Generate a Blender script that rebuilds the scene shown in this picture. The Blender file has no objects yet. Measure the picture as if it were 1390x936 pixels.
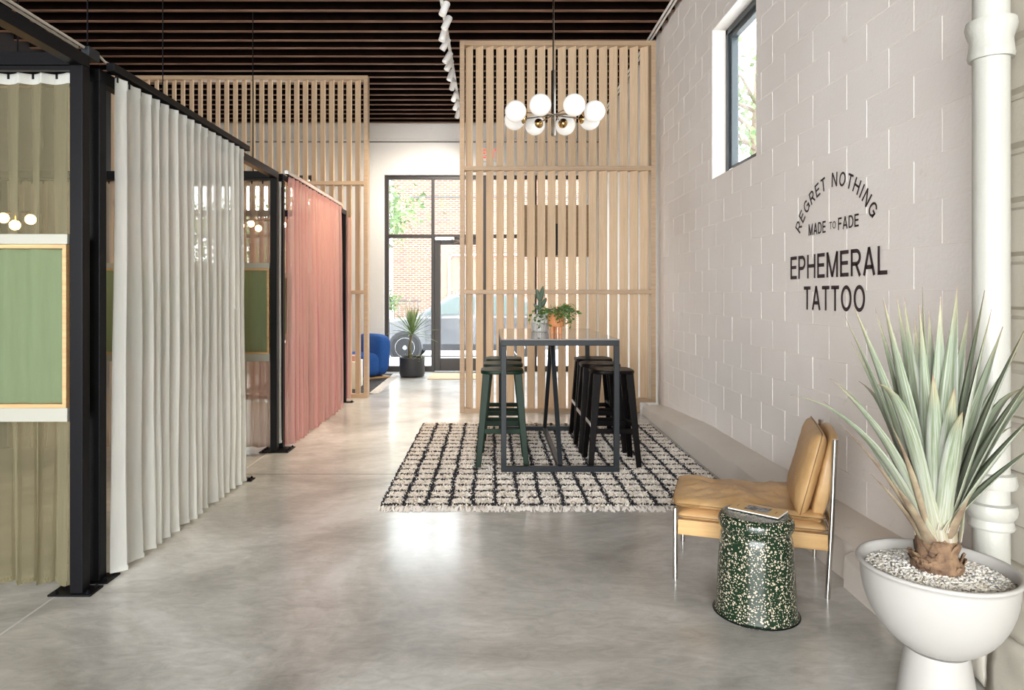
import bpy, bmesh, math, random
import numpy as np
from mathutils import Vector, Matrix, noise

random.seed(7)
rng = np.random.default_rng(7)
PI = math.pi
R = math.radians
S = bpy.context.scene
COL = S.collection

# ------------------------------------------------------------------ camera
F = 24.0 / 36.0 * 1390          # focal length in photo pixels
VX, VY, EYE = 667.0, 400.0, 1.40
cd = bpy.data.cameras.new('camera')
cd.sensor_width = 36.0
cd.lens = 24.0
cd.shift_x = (695 - VX) / 1390
cd.shift_y = -(468 - VY) / 1390
cd.clip_start = 0.05
cd.clip_end = 200
cam = bpy.data.objects.new('camera', cd)
cam.location = (0, 0, EYE)
cam.rotation_euler = (PI / 2, 0, 0)
COL.objects.link(cam)
S.camera = cam


def at(px, py, Y):
    """the point at depth Y that the photograph shows at pixel px, py"""
    return Vector(((px - VX) / F * Y, Y, EYE - (py - VY) / F * Y))


# ------------------------------------------------------------------ sky, sun, exposure
W = bpy.data.worlds.new('sky')
S.world = W
W.use_nodes = True
bg = W.node_tree.nodes['Background']
bg.inputs['Color'].default_value = (0.90, 0.96, 1.0, 1)
bg.inputs['Strength'].default_value = 6.0


def area(name, loc, rot, sx, sy, power, col=(1, 1, 1), portal=False):
    l = bpy.data.lights.new(name, 'AREA')
    l.shape = 'RECTANGLE'
    l.size, l.size_y = sx, sy
    l.energy = power
    l.color = col
    if portal:
        l.cycles.is_portal = True
    o = bpy.data.objects.new(name, l)
    o.location = loc
    o.rotation_euler = rot
    COL.objects.link(o)
    return o


# fill light added behind the camera, and portals that guide the sky in
area('rear_fill_light', (-1.9, -4.72, 2.15), (R(90), 0, 0), 7.0, 3.3, 540, (1.0, 0.985, 0.96))
area('storefront_portal', (-0.1, 12.62, 1.8), (R(-90), 0, 0), 3.7, 3.55, 1, portal=True)
area('front_left_portal', (-4.42, 12.62, 2.0), (R(-90), 0, 0), 2.3, 3.1, 1, portal=True)
area('side_window_portal', (2.3, 5.67, 3.12), (0, R(90), 0), 1.34, 1.02, 1, portal=True)

sun = bpy.data.lights.new('sun', 'SUN')
sun.energy = 1.0
sun.angle = R(4)
sun.color = (1, 0.95, 0.88)
so = bpy.data.objects.new('sun', sun)
so.rotation_euler = (R(38), R(-18), 0)      # high, from behind the building: lights the street's far side
COL.objects.link(so)

S.view_settings.view_transform = 'Standard'
S.view_settings.look = 'None'
S.view_settings.gamma = 1.0
S.view_settings.use_curve_mapping = False
S.view_settings.exposure = 0.84
cy = S.cycles
cy.use_denoising = True
cy.max_bounces = 10
cy.diffuse_bounces = 5
cy.glossy_bounces = 4
cy.transmission_bounces = 6
cy.transparent_max_bounces = 24
cy.sample_clamp_indirect = 6
cy.caustics_reflective = False
cy.caustics_refractive = False

# ------------------------------------------------------------------ materials
MATS = {}


def nodes(name):
    m = bpy.data.materials.new(name)
    m.use_nodes = True
    nt = m.node_tree
    b = nt.nodes['Principled BSDF']
    return m, nt, b


def coords(nt, kind='Position'):
    if kind == 'Position':
        return nt.nodes.new('ShaderNodeNewGeometry').outputs['Position']
    return nt.nodes.new('ShaderNodeTexCoord').outputs[kind]


def ramp(nt, fac, stops):
    r = nt.nodes.new('ShaderNodeValToRGB')
    while len(r.color_ramp.elements) < len(stops):
        r.color_ramp.elements.new(0.5)
    for e, (p, c) in zip(r.color_ramp.elements, stops):
        e.position = p
        e.color = (*c, 1) if len(c) == 3 else c
    nt.links.new(fac, r.inputs['Fac'])
    return r.outputs['Color']


def noise_tex(nt, vec, scale, detail=4, rough=0.55, stretch=None, distort=0.0):
    if stretch:
        mp = nt.nodes.new('ShaderNodeMapping')
        mp.inputs['Scale'].default_value = stretch
        nt.links.new(vec, mp.inputs['Vector'])
        vec = mp.outputs['Vector']
    n = nt.nodes.new('ShaderNodeTexNoise')
    n.inputs['Scale'].default_value = scale
    n.inputs['Detail'].default_value = detail
    n.inputs['Roughness'].default_value = rough
    n.inputs['Distortion'].default_value = distort
    nt.links.new(vec, n.inputs['Vector'])
    return n.outputs['Fac']


def bump(nt, b, h, strength, dist=0.01):
    n = nt.nodes.new('ShaderNodeBump')
    n.inputs['Strength'].default_value = strength
    n.inputs['Distance'].default_value = dist
    nt.links.new(h, n.inputs['Height'])
    nt.links.new(n.outputs['Normal'], b.inputs['Normal'])


def mat(name, c1, rough=0.5, c2=None, scale=6, metal=0.0, bmp=0.0, bscale=40, stretch=None, spec=None,
        kind='Object', coat=0.0, lo=0.35, hi=0.65, bdist=0.01, detail=4, emit=None):
    m, nt, b = nodes(name)
    b.inputs['Base Color'].default_value = (*c1, 1)
    b.inputs['Roughness'].default_value = rough
    b.inputs['Metallic'].default_value = metal
    if spec is not None:
        b.inputs['Specular IOR Level'].default_value = spec
    if coat:
        b.inputs['Coat Weight'].default_value = coat
        b.inputs['Coat Roughness'].default_value = 0.08
    v = coords(nt, kind)
    if c2:
        f = noise_tex(nt, v, scale, detail, 0.55, stretch)
        nt.links.new(ramp(nt, f, [(lo, c1), (hi, c2)]), b.inputs['Base Color'])
    if bmp:
        bump(nt, b, noise_tex(nt, v, bscale, 3, 0.6, stretch), bmp, bdist)
    if emit:
        b.inputs['Emission Color'].default_value = (*emit[0], 1)
        b.inputs['Emission Strength'].default_value = emit[1]
    MATS[name] = m
    return m


def wood(name, a, b_, rough=0.5, axis=2, scale=14):
    m, nt, b = nodes(name)
    tc = coords(nt, 'Object')
    oi = nt.nodes.new('ShaderNodeObjectInfo')
    mul = nt.nodes.new('ShaderNodeVectorMath')
    mul.operation = 'MULTIPLY_ADD'
    mul.inputs[1].default_value = (7, 5, 3)
    nt.links.new(oi.outputs['Random'], mul.inputs[0])
    nt.links.new(tc, mul.inputs[2])
    st = [6, 6, 6]
    st[axis] = 0.35
    f = noise_tex(nt, mul.outputs[0], scale, 5, 0.6, tuple(st), 0.6)
    nt.links.new(ramp(nt, f, [(0.3, a), (0.7, b_)]), b.inputs['Base Color'])
    b.inputs['Roughness'].default_value = rough
    bump(nt, b, f, 0.06, 0.004)
    MATS[name] = m
    return m


def painted_masonry(name, a, b_, stain, rough=0.72):
    m, nt, b = nodes(name)
    v = coords(nt)
    big = noise_tex(nt, v, 1.1, 3, 0.5)
    base = ramp(nt, big, [(0.3, a), (0.7, b_)])
    st = noise_tex(nt, v, 5.5, 7, 0.72)
    stm = ramp(nt, st, [(0.62, (0, 0, 0)), (0.80, (1, 1, 1))])
    mx = nt.nodes.new('ShaderNodeMixRGB')
    mx.inputs['Color2'].default_value = (*stain, 1)
    sm = nt.nodes.new('ShaderNodeMath')
    sm.operation = 'MULTIPLY'
    sm.inputs[1].default_value = 0.55
    nt.links.new(stm, sm.inputs[0])
    nt.links.new(sm.outputs[0], mx.inputs['Fac'])
    nt.links.new(base, mx.inputs['Color1'])
    nt.links.new(mx.outputs['Color'], b.inputs['Base Color'])
    b.inputs['Roughness'].default_value = rough
    bump(nt, b, noise_tex(nt, v, 38, 6, 0.7), 0.35, 0.006)
    MATS[name] = m
    return m


def vcol(name, rough=0.8, attr='tint', trans=0.0):
    m, nt, b = nodes(name)
    a = nt.nodes.new('ShaderNodeAttribute')
    a.attribute_name = attr
    nt.links.new(a.outputs['Color'], b.inputs['Base Color'])
    b.inputs['Roughness'].default_value = rough
    MATS[name] = m
    return m


def sheer(name, col, see=0.2, trans=0.5, tint=None, edge=None):
    """thin cloth: part of the light passes straight through, the rest scatters to both sides"""
    m = bpy.data.materials.new(name)
    m.use_nodes = True
    nt = m.node_tree
    nt.nodes.clear()
    N = nt.nodes.new
    d, t, tr = N('ShaderNodeBsdfDiffuse'), N('ShaderNodeBsdfTranslucent'), N('ShaderNodeBsdfTransparent')
    v = coords(nt, 'Object')
    f = noise_tex(nt, v, 9, 4, 0.6, (6, 6, 0.6))
    cc = ramp(nt, f, [(0.3, tuple(c * 0.93 for c in col)), (0.7, col)])
    if edge:      # shot silk: another colour shows along the folds
        l2 = N('ShaderNodeLayerWeight')
        l2.inputs['Blend'].default_value = 0.5
        rp = ramp(nt, l2.outputs['Facing'], [(0.50, (0, 0, 0)), (0.85, (1, 1, 1))])
        mc = N('ShaderNodeMixRGB')
        mc.inputs['Color2'].default_value = (*edge, 1)
        nt.links.new(rp, mc.inputs['Fac'])
        nt.links.new(cc, mc.inputs['Color1'])
        cc = mc.outputs['Color']
    nt.links.new(cc, d.inputs['Color'])
    nt.links.new(cc, t.inputs['Color'])
    tr.inputs['Color'].default_value = (*(tint or (1, 1, 1)), 1)
    m1, m2, out = N('ShaderNodeMixShader'), N('ShaderNodeMixShader'), N('ShaderNodeOutputMaterial')
    m1.inputs['Fac'].default_value = trans
    nt.links.new(d.outputs[0], m1.inputs[1])
    nt.links.new(t.outputs[0], m1.inputs[2])
    # a weave seen edge-on closes up
    lw = N('ShaderNodeLayerWeight')
    lw.inputs['Blend'].default_value = 0.35
    mm = N('ShaderNodeMath')
    mm.operation = 'MULTIPLY_ADD'
    mm.use_clamp = True
    mm.inputs[1].default_value = -see * 1.1
    mm.inputs[2].default_value = see
    nt.links.new(lw.outputs['Facing'], mm.inputs[0])
    nt.links.new(mm.outputs[0], m2.inputs['Fac'])
    nt.links.new(m1.outputs[0], m2.inputs[1])
    nt.links.new(tr.outputs[0], m2.inputs[2])
    nt.links.new(m2.outputs[0], out.inputs['Surface'])
    MATS[name] = m
    return m


def glass(name, tint=(0.97, 0.98, 0.98), refl=0.9):
    m = bpy.data.materials.new(name)
    m.use_nodes = True
    nt = m.node_tree
    nt.nodes.clear()
    N = nt.nodes.new
    tr, g, mx, out = (N('ShaderNodeBsdfTransparent'), N('ShaderNodeBsdfGlossy'), N('ShaderNodeMixShader'),
                      N('ShaderNodeOutputMaterial'))
    tr.inputs['Color'].default_value = (*tint, 1)
    g.inputs['Roughness'].default_value = 0.01
    lw = N('ShaderNodeLayerWeight')
    pw, sc_ = N('ShaderNodeMath'), N('ShaderNodeMath')
    pw.operation, sc_.operation = 'POWER', 'MULTIPLY_ADD'
    pw.inputs[1].default_value = 5.0
    sc_.inputs[1].default_value = 0.9
    sc_.inputs[2].default_value = 0.003
    lw.inputs['Blend'].default_value = 0.5
    nt.links.new(lw.outputs['Facing'], pw.inputs[0])
    nt.links.new(pw.outputs[0], sc_.inputs[0])
    nt.links.new(sc_.outputs[0], mx.inputs['Fac'])
    nt.links.new(tr.outputs[0], mx.inputs[1])
    nt.links.new(g.outputs[0], mx.inputs[2])
    nt.links.new(mx.outputs[0], out.inputs['Surface'])
    MATS[name] = m
    return m


def concrete():
    m, nt, b = nodes('concrete')
    v = coords(nt)
    big = noise_tex(nt, v, 0.9, 8, 0.62, None, 0.8)
    c1 = ramp(nt, big, [(0.30, (0.24, 0.228, 0.203)), (0.45, (0.39, 0.378, 0.348)), (0.57, (0.52, 0.512, 0.482)), (0.70, (0.70, 0.70, 0.68))])
    fine = noise_tex(nt, v, 7, 8, 0.7, (1.0, 2.2, 1), 1.2)
    mx = nt.nodes.new('ShaderNodeMixRGB')
    mx.blend_type = 'OVERLAY'
    mx.inputs['Fac'].default_value = 0.42
    nt.links.new(c1, mx.inputs['Color1'])
    nt.links.new(ramp(nt, fine, [(0.3, (0.25, 0.25, 0.25)), (0.7, (0.75, 0.75, 0.75))]), mx.inputs['Color2'])
    sp = noise_tex(nt, v, 55, 3, 0.7)
    spm = ramp(nt, sp, [(0.66, (0, 0, 0)), (0.72, (1, 1, 1))])
    m2 = nt.nodes.new('ShaderNodeMixRGB')
    m2.inputs['Color2'].default_value = (0.5, 0.48, 0.44, 1)
    k = nt.nodes.new('ShaderNodeMath')
    k.operation = 'MULTIPLY'
    k.inputs[1].default_value = 0.25
    nt.links.new(spm, k.inputs[0])
    nt.links.new(k.outputs[0], m2.inputs['Fac'])
    nt.links.new(mx.outputs['Color'], m2.inputs['Color1'])
    nt.links.new(m2.outputs['Color'], b.inputs['Base Color'])
    rg = nt.nodes.new('ShaderNodeMapRange')
    rg.inputs['To Min'].default_value = 0.22
    rg.inputs['To Max'].default_value = 0.48
    nt.links.new(fine, rg.inputs['Value'])
    nt.links.new(rg.outputs[0], b.inputs['Roughness'])
    b.inputs['Specular IOR Level'].default_value = 0.5
    b.inputs['Coat Weight'].default_value = 0.55
    b.inputs['Coat Roughness'].default_value = 0.16
    bump(nt, b, fine, 0.03, 0.01)
    MATS['concrete'] = m
    return m


def speckle():
    m, nt, b = nodes('speckled_enamel')
    v = coords(nt, 'Object')
    mask = None
    for sc, th in ((60, 0.33), (125, 0.36)):
        vo = nt.nodes.new('ShaderNodeTexVoronoi')
        vo.inputs['Scale'].default_value = sc
        n = noise_tex(nt, v, sc * 1.6, 2, 0.5)
        ad = nt.nodes.new('ShaderNodeMath')
        ad.operation = 'MULTIPLY_ADD'
        ad.inputs[1].default_value = 0.55
        nt.links.new(n, ad.inputs[0])
        nt.links.new(v, vo.inputs['Vector'])
        nt.links.new(vo.outputs['Distance'], ad.inputs[2])
        lt = nt.nodes.new('ShaderNodeMath')
        lt.operation = 'LESS_THAN'
        lt.inputs[1].default_value = th + 0.20
        nt.links.new(ad.outputs[0], lt.inputs[0])
        sel = noise_tex(nt, v, 9 if sc < 100 else 15, 2, 0.5)
        g = nt.nodes.new('ShaderNodeMath')
        g.operation = 'GREATER_THAN'
        g.inputs[1].default_value = 0.36
        nt.links.new(sel, g.inputs[0])
        mu = nt.nodes.new('ShaderNodeMath')
        mu.operation = 'MULTIPLY'
        nt.links.new(lt.outputs[0], mu.inputs[0])
        nt.links.new(g.outputs[0], mu.inputs[1])
        if mask is None:
            mask = mu.outputs[0]
        else:
            x = nt.nodes.new('ShaderNodeMath')
            x.operation = 'MAXIMUM'
            nt.links.new(mask, x.inputs[0])
            nt.links.new(mu.outputs[0], x.inputs[1])
            mask = x.outputs[0]
    mx = nt.nodes.new('ShaderNodeMixRGB')
    mx.inputs['Color1'].default_value = (0.010, 0.026, 0.012, 1)
    mx.inputs['Color2'].default_value = (0.54, 0.465, 0.36, 1)
    nt.links.new(mask, mx.inputs['Fac'])
    nt.links.new(mx.outputs['Color'], b.inputs['Base Color'])
    b.inputs['Roughness'].default_value = 0.22
    b.inputs['Specular IOR Level'].default_value = 0.4
    MATS['speckled_enamel'] = m


def street_brick():
    m, nt, b = nodes('street_brick')
    v = coords(nt)
    mp = nt.nodes.new('ShaderNodeMapping')
    mp.inputs['Rotation'].default_value = (R(90), 0, 0)
    nt.links.new(v, mp.inputs['Vector'])
    bt = nt.nodes.new('ShaderNodeTexBrick')
    bt.inputs['Scale'].default_value = 1.0
    bt.inputs['Brick Width'].default_value = 0.22
    bt.inputs['Row Height'].default_value = 0.078
    bt.inputs['Mortar Size'].default_value = 0.012
    bt.inputs['Color1'].default_value = (0.29, 0.105, 0.045, 1)
    bt.inputs['Color2'].default_value = (0.165, 0.060, 0.033, 1)
    bt.inputs['Mortar'].default_value = (0.33, 0.29, 0.25, 1)
    nt.links.new(mp.outputs[0], bt.inputs['Vector'])
    nt.links.new(bt.outputs['Color'], b.inputs['Base Color'])
    b.inputs['Roughness'].default_value = 0.85
    MATS['street_brick'] = m


concrete()
speckle()
street_brick()
painted_masonry('wall_paint', (0.83, 0.775, 0.725), (0.87, 0.825, 0.785), (0.58, 0.48, 0.39))
painted_masonry('facade_paint', (0.80, 0.775, 0.745), (0.85, 0.83, 0.80), (0.36, 0.31, 0.26))
painted_masonry('curb_paint', (0.66, 0.59, 0.51), (0.76, 0.70, 0.64), (0.42, 0.34, 0.25))
painted_masonry('old_paint', (0.44, 0.40, 0.32), (0.56, 0.53, 0.46), (0.16, 0.12, 0.09))
painted_masonry('pipe_paint', (0.45, 0.445, 0.40), (0.50, 0.495, 0.455), (0.40, 0.36, 0.26), 0.32)
mat('charcoal_paint', (0.05, 0.05, 0.055), 0.7)
mat('joint_line', (0.13, 0.12, 0.11), 0.8)
mat('caulk', (0.55, 0.53, 0.50), 0.7)
mat('joist_dark', (0.0035, 0.002, 0.0018), 0.95, (0.008, 0.004, 0.003), 5, spec=0.05)
mat('joist_lit_brown', (0.12, 0.056, 0.033), 0.8, (0.22, 0.115, 0.072), 5, stretch=(0.6, 6, 6))  # lighter brown for light caught on joist undersides; bridging shares it
mat('deck_dark', (0.004, 0.003, 0.003), 0.95, spec=0.05)
wood('slat_wood', (0.59, 0.435, 0.285), (0.69, 0.535, 0.375), 0.55, 2, 9)
wood('rail_wood', (0.36, 0.245, 0.150), (0.46, 0.325, 0.205), 0.5, 0, 9)
wood('board_wood', (0.20, 0.115, 0.045), (0.29, 0.18, 0.08), 0.55, 0, 8)
wood('chair_wood', (0.50, 0.29, 0.11), (0.64, 0.41, 0.18), 0.42, 0, 10)
wood('plywood', (0.38, 0.22, 0.09), (0.52, 0.33, 0.15), 0.5, 0, 10)
mat('black_metal', (0.005, 0.005, 0.006), 0.40, metal=0.0, spec=0.10)
mat('table_metal', (0.020, 0.023, 0.026), 0.42, spec=0.2)
mat('bronze_frame', (0.030, 0.022, 0.018), 0.42)
mat('window_grey', (0.035, 0.045, 0.050), 0.4)
mat('table_top', (0.26, 0.25, 0.245), 0.05, spec=1.0)
mat('green_paint', (0.005, 0.019, 0.009), 0.40, spec=0.14)
mat('black_paint', (0.003, 0.0025, 0.0025), 0.38, (0.006, 0.004, 0.004), 9, spec=0.07)
mat('foot_plate', (0.62, 0.62, 0.62), 0.3, metal=1.0)
mat('chrome', (0.62, 0.60, 0.57), 0.16, metal=1.0)
mat('brass', (0.62, 0.40, 0.16), 0.14, metal=1.0)
mat('nickel', (0.42, 0.38, 0.33), 0.16, metal=1.0)
mat('opal_glass', (0.80, 0.79, 0.76), 0.12, emit=((1.0, 0.97, 0.92), 0.16))
mat('warm_bulb', (0.9, 0.7, 0.4), 0.4, emit=((1.0, 0.50, 0.16), 26.0))
mat('white_enamel', (0.80, 0.79, 0.77), 0.35)
mat('bar_white', (0.32, 0.315, 0.27), 0.5)
mat('planter_white', (0.43, 0.415, 0.395), 0.5, (0.44, 0.425, 0.405), 3, spec=0.3)
mat('leather', (0.52, 0.315, 0.135), 0.42, (0.60, 0.38, 0.18), 7, bmp=0.18, bscale=26, bdist=0.02)
mat('seam', (0.24, 0.13, 0.05), 0.7)
mat('cover_tan', (0.62, 0.40, 0.17), 0.55)
mat('cover_photo', (0.05, 0.05, 0.06), 0.5, (0.32, 0.32, 0.34), 55, lo=0.42, hi=0.6)
mat('paper', (0.80, 0.80, 0.78), 0.7)
mat('ink', (0.035, 0.018, 0.020), 0.7)
mat('brown_ink', (0.16, 0.08, 0.03), 0.7)
mat('terracotta', (0.62, 0.235, 0.085), 0.6, (0.70, 0.29, 0.12), 5)
mat('ribbed_white', (0.68, 0.66, 0.62), 0.5)
mat('rib_grey', (0.36, 0.345, 0.33), 0.6)
mat('cactus_green', (0.050, 0.082, 0.052), 0.6, (0.085, 0.12, 0.075), 30)
mat('vine_leaf', (0.055, 0.14, 0.030), 0.45, (0.11, 0.22, 0.05), 25)
mat('vine_stem', (0.12, 0.16, 0.05), 0.6)
mat('soil', (0.05, 0.035, 0.025), 0.95)
mat('palm_leaf', (0.13, 0.20, 0.060), 0.5, (0.24, 0.32, 0.13), 9)
mat('palm_stem', (0.16, 0.14, 0.07), 0.7)
mat('yellow_leaf', (0.45, 0.45, 0.08), 0.6)
mat('pot_black', (0.025, 0.026, 0.028), 0.5)
mat('blue_boucle', (0.006, 0.055, 0.24), 0.9, (0.010, 0.085, 0.32), 60, bmp=0.6, bscale=120)
mat('dark_rug', (0.022, 0.020, 0.024), 0.95, (0.10, 0.10, 0.10), 20, lo=0.5, hi=0.75, bmp=0.8, bscale=60)
mat('rug_backing', (0.50, 0.45, 0.38), 0.95)
mat('fringe_white', (0.78, 0.73, 0.68), 0.95)
mat('doormat_tan', (0.52, 0.40, 0.26), 0.95, bmp=0.6, bscale=90)
mat('plinth', (0.74, 0.71, 0.64), 0.6)
mat('pink_box', (0.55, 0.30, 0.26), 0.6)
mat('exit_red', (0.75, 0.06, 0.03), 0.5, emit=((1.0, 0.10, 0.05), 0.7))
mat('street', (0.50, 0.50, 0.50), 0.9, (0.56, 0.56, 0.55), 2, kind='Position')
mat('sidewalk', (0.55, 0.54, 0.52), 0.9, kind='Position')
mat('car_paint', (0.15, 0.155, 0.17), 0.22, metal=0.55, coat=0.6)
mat('car_dark', (0.03, 0.03, 0.035), 0.4)
mat('car_glass', (0.05, 0.08, 0.08), 0.06, spec=0.9)
mat('tyre', (0.02, 0.02, 0.022), 0.8)
mat('rim', (0.55, 0.55, 0.56), 0.25, metal=0.8)
mat('bark', (0.16, 0.12, 0.09), 0.9)
mat('tree_leaf', (0.075, 0.13, 0.045), 0.6, (0.17, 0.23, 0.10), 3, kind='Position')
mat('dark_grey', (0.10, 0.10, 0.10), 0.8)  # plain dark grey for fence, roof and string courses
vcol('rug_pile', 0.95)
vcol('pebble_mix', 0.8)
sheer('cloth_white', (0.87, 0.88, 0.85), 0.28, 0.48)
sheer('cloth_olive', (0.33, 0.30, 0.195), 0.50, 0.45, (0.95, 0.92, 0.78))
sheer('cloth_taupe', (0.50, 0.44, 0.37), 0.52, 0.5, (1.0, 0.96, 0.92))
sheer('cloth_pink', (0.76, 0.55, 0.51), 0.50, 0.5, (1.0, 0.84, 0.80), edge=(0.68, 0.20, 0.38))
sheer('green_panel', (0.25, 0.315, 0.185), 0.10, 0.42, (0.70, 0.88, 0.58))
glass('clear_glass')


def leaf_material():
    m, nt, b = nodes('succulent_leaf')
    uv = nt.nodes.new('ShaderNodeUVMap')
    sx = nt.nodes.new('ShaderNodeSeparateXYZ')
    nt.links.new(uv.outputs[0], sx.inputs[0])
    v = coords(nt, 'Object')
    band = noise_tex(nt, uv.outputs[0], 7, 4, 0.65, (1.6, 0.35, 1))
    col = ramp(nt, sx.outputs['Y'], [(0.0, (0.30, 0.24, 0.15)), (0.08, (0.30, 0.30, 0.19)), (0.30, (0.225, 0.265, 0.165)),
                                     (0.78, (0.135, 0.190, 0.090)), (0.94, (0.27, 0.24, 0.09)), (1.0, (0.22, 0.09, 0.06))])
    mx = nt.nodes.new('ShaderNodeMixRGB')
    mx.inputs['Color2'].default_value = (0.52, 0.52, 0.49, 1)
    k = ramp(nt, band, [(0.40, (0, 0, 0)), (0.66, (0.75, 0.75, 0.75))])
    nt.links.new(k, mx.inputs['Fac'])
    nt.links.new(col, mx.inputs['Color1'])
    nt.links.new(mx.outputs['Color'], b.inputs['Base Color'])
    b.inputs['Roughness'].default_value = 0.55
    MATS['succulent_leaf'] = m


leaf_material()
mat('dry_leaf', (0.17, 0.115, 0.075), 0.8, (0.32, 0.26, 0.17), 12)
mat('husk', (0.10, 0.055, 0.035), 0.85, (0.27, 0.17, 0.095), 22, bmp=0.8, bscale=50)
MATS['slat_wood'].node_tree.nodes['Principled BSDF'].inputs['Specular IOR Level'].default_value = 0.3


# ------------------------------------------------------------------ mesh helpers
class MB:
    def __init__(s):
        s.v, s.f, s.m, s.uv = [], [], [], {}

    def add(s, vs, fs, mi=0):
        n = len(s.v)
        s.v += [tuple(p) for p in vs]
        s.f += [tuple(i + n for i in f) for f in fs]
        s.m += [mi] * len(fs)
        return n

    def box(s, x0, x1, y0, y1, z0, z1, mi=0, M=None):
        vs = [Vector((x, y, z)) for x in (x0, x1) for y in (y0, y1) for z in (z0, z1)]
        if M is not None:
            vs = [M @ p for p in vs]
        s.add(vs, [(0, 1, 3, 2), (4, 6, 7, 5), (0, 4, 5, 1), (2, 3, 7, 6), (0, 2, 6, 4), (1, 5, 7, 3)], mi)
        return s

    def bar(s, p, q, w, h=None, up=(0, 0, 1), w2=None, h2=None, mi=0):
        """rectangular bar from p to q, w across and h along 'up', may taper to w2, h2"""
        p, q = Vector(p), Vector(q)
        h = w if h is None else h
        w2 = w if w2 is None else w2
        h2 = h if h2 is None else h2
        d = (q - p).normalized()
        u = Vector(up)
        a = d.cross(u)
        if a.length < 1e-4:
            a = d.cross(Vector((0, 1, 0)))
        a.normalize()
        b = a.cross(d).normalized()
        vs = []
        for c, ww, hh in ((p, w, h), (q, w2, h2)):
            for i, j in ((-1, -1), (1, -1), (1, 1), (-1, 1)):
                vs.append(c + a * (i * ww / 2) + b * (j * hh / 2))
        s.add(vs, [(3, 2, 1, 0), (4, 5, 6, 7), (0, 1, 5, 4), (1, 2, 6, 5), (2, 3, 7, 6), (3, 0, 4, 7)], mi)
        return s

    def tube(s, pts, rad, seg=10, caps=True, mi=0):
        pts = [Vector(p) for p in pts]
        if not hasattr(rad, '__len__'):
            rad = [rad] * len(pts)
        d0 = (pts[1] - pts[0]).normalized()
        a = d0.cross(Vector((0, 0, 1)))
        if a.length < 1e-3:
            a = d0.cross(Vector((0, 1, 0)))
        a.normalize()
        vs = []
        for i, p in enumerate(pts):
            d = (pts[min(i + 1, len(pts) - 1)] - pts[max(i - 1, 0)]).normalized()
            a = (a - d * a.dot(d)).normalized()
            b = d.cross(a)
            for k in range(seg):
                t = 2 * PI * k / seg
                vs.append(p + (a * math.cos(t) + b * math.sin(t)) * rad[i])
        fs = []
        for i in range(len(pts) - 1):
            for k in range(seg):
                k2 = (k + 1) % seg
                fs.append((i * seg + k, i * seg + k2, (i + 1) * seg + k2, (i + 1) * seg + k))
        if caps:
            fs.append(tuple(range(seg))[::-1])
            fs.append(tuple((len(pts) - 1) * seg + k for k in range(seg)))
        s.add(vs, fs, mi)
        return s

    def lathe(s, prof, seg=32, c=(0, 0, 0), sx=1.0, sy=1.0, mi=0, M=None):
        """prof: (radius, height) from bottom to top"""
        vs, fs = [], []
        for r, z in prof:
            for k in range(seg):
                t = 2 * PI * k / seg
                p = Vector((c[0] + r * sx * math.cos(t), c[1] + r * sy * math.sin(t), c[2] + z))
                vs.append(M @ p if M is not None else p)
        for i in range(len(prof) - 1):
            for k in range(seg):
                k2 = (k + 1) % seg
                fs.append((i * seg + k, i * seg + k2, (i + 1) * seg + k2, (i + 1) * seg + k))
        if prof[0][0] > 1e-5:
            fs.append(tuple(range(seg))[::-1])
        if prof[-1][0] > 1e-5:
            fs.append(tuple((len(prof) - 1) * seg + k for k in range(seg)))
        s.add(vs, fs, mi)
        return s

    def ball(s, c, r, seg=20, rings=12, sz=1.0, mi=0):
        prof = [(max(r * math.sin(PI * i / rings), 1e-6), -r * sz * math.cos(PI * i / rings)) for i in range(rings + 1)]
        return s.lathe(prof, seg, c, mi=mi)

    def grid(s, P, nu, nv, mi=0, closed=False):
        vs = [P(u, v) for u in range(nu + (0 if closed else 1)) for v in range(nv + 1)]
        fs = []
        nn = nu if closed else nu + 1
        for u in range(nu):
            for v in range(nv):
                u2 = (u + 1) % nn
                fs.append((u * (nv + 1) + v, u2 * (nv + 1) + v, u2 * (nv + 1) + v + 1, u * (nv + 1) + v + 1))
        s.add(vs, fs, mi)
        return s

    def prism(s, poly, axis, a, b, mi=0):
        """extrude a closed 2-D polygon along an axis ('x','y','z') from a to b"""
        def P(p, t):
            return {'x': (t, p[0], p[1]), 'y': (p[0], t, p[1]), 'z': (p[0], p[1], t)}[axis]
        n = len(poly)
        vs = [P(p, a) for p in poly] + [P(p, b) for p in poly]
        fs = [tuple(range(n))[::-1], tuple(range(n, 2 * n))]
        fs += [(i, (i + 1) % n, n + (i + 1) % n, n + i) for i in range(n)]
        s.add(vs, fs, mi)
        return s

    def mesh(s, name, mats, smooth=False, fix=True):
        me = bpy.data.meshes.new(name)
        me.from_pydata(s.v, [], s.f)
        for m in (mats if isinstance(mats, (list, tuple)) else [mats]):
            me.materials.append(MATS[m])
        if any(s.m):
            me.polygons.foreach_set('material_index', s.m)
        if fix:
            bm = bmesh.new()
            bm.from_mesh(me)
            bmesh.ops.recalc_face_normals(bm, faces=bm.faces)
            bm.to_mesh(me)
            bm.free()
        if smooth:
            me.polygons.foreach_set('use_smooth', [True] * len(me.polygons))
            if smooth != 'all':
                me.set_sharp_from_angle(angle=R(40))
        me.update()
        return me

    def build(s, name, mats, parent=None, loc=(0, 0, 0), rotz=0.0, smooth=False, bevel=0.0, fix=True):
        me = s.mesh(name, mats, smooth, fix)
        o = link(name, me, parent, loc, rotz)
        if bevel:
            b = o.modifiers.new('soft_edge', 'BEVEL')
            b.width = bevel
            b.segments = 2
            b.limit_method = 'ANGLE'
        return o


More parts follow.
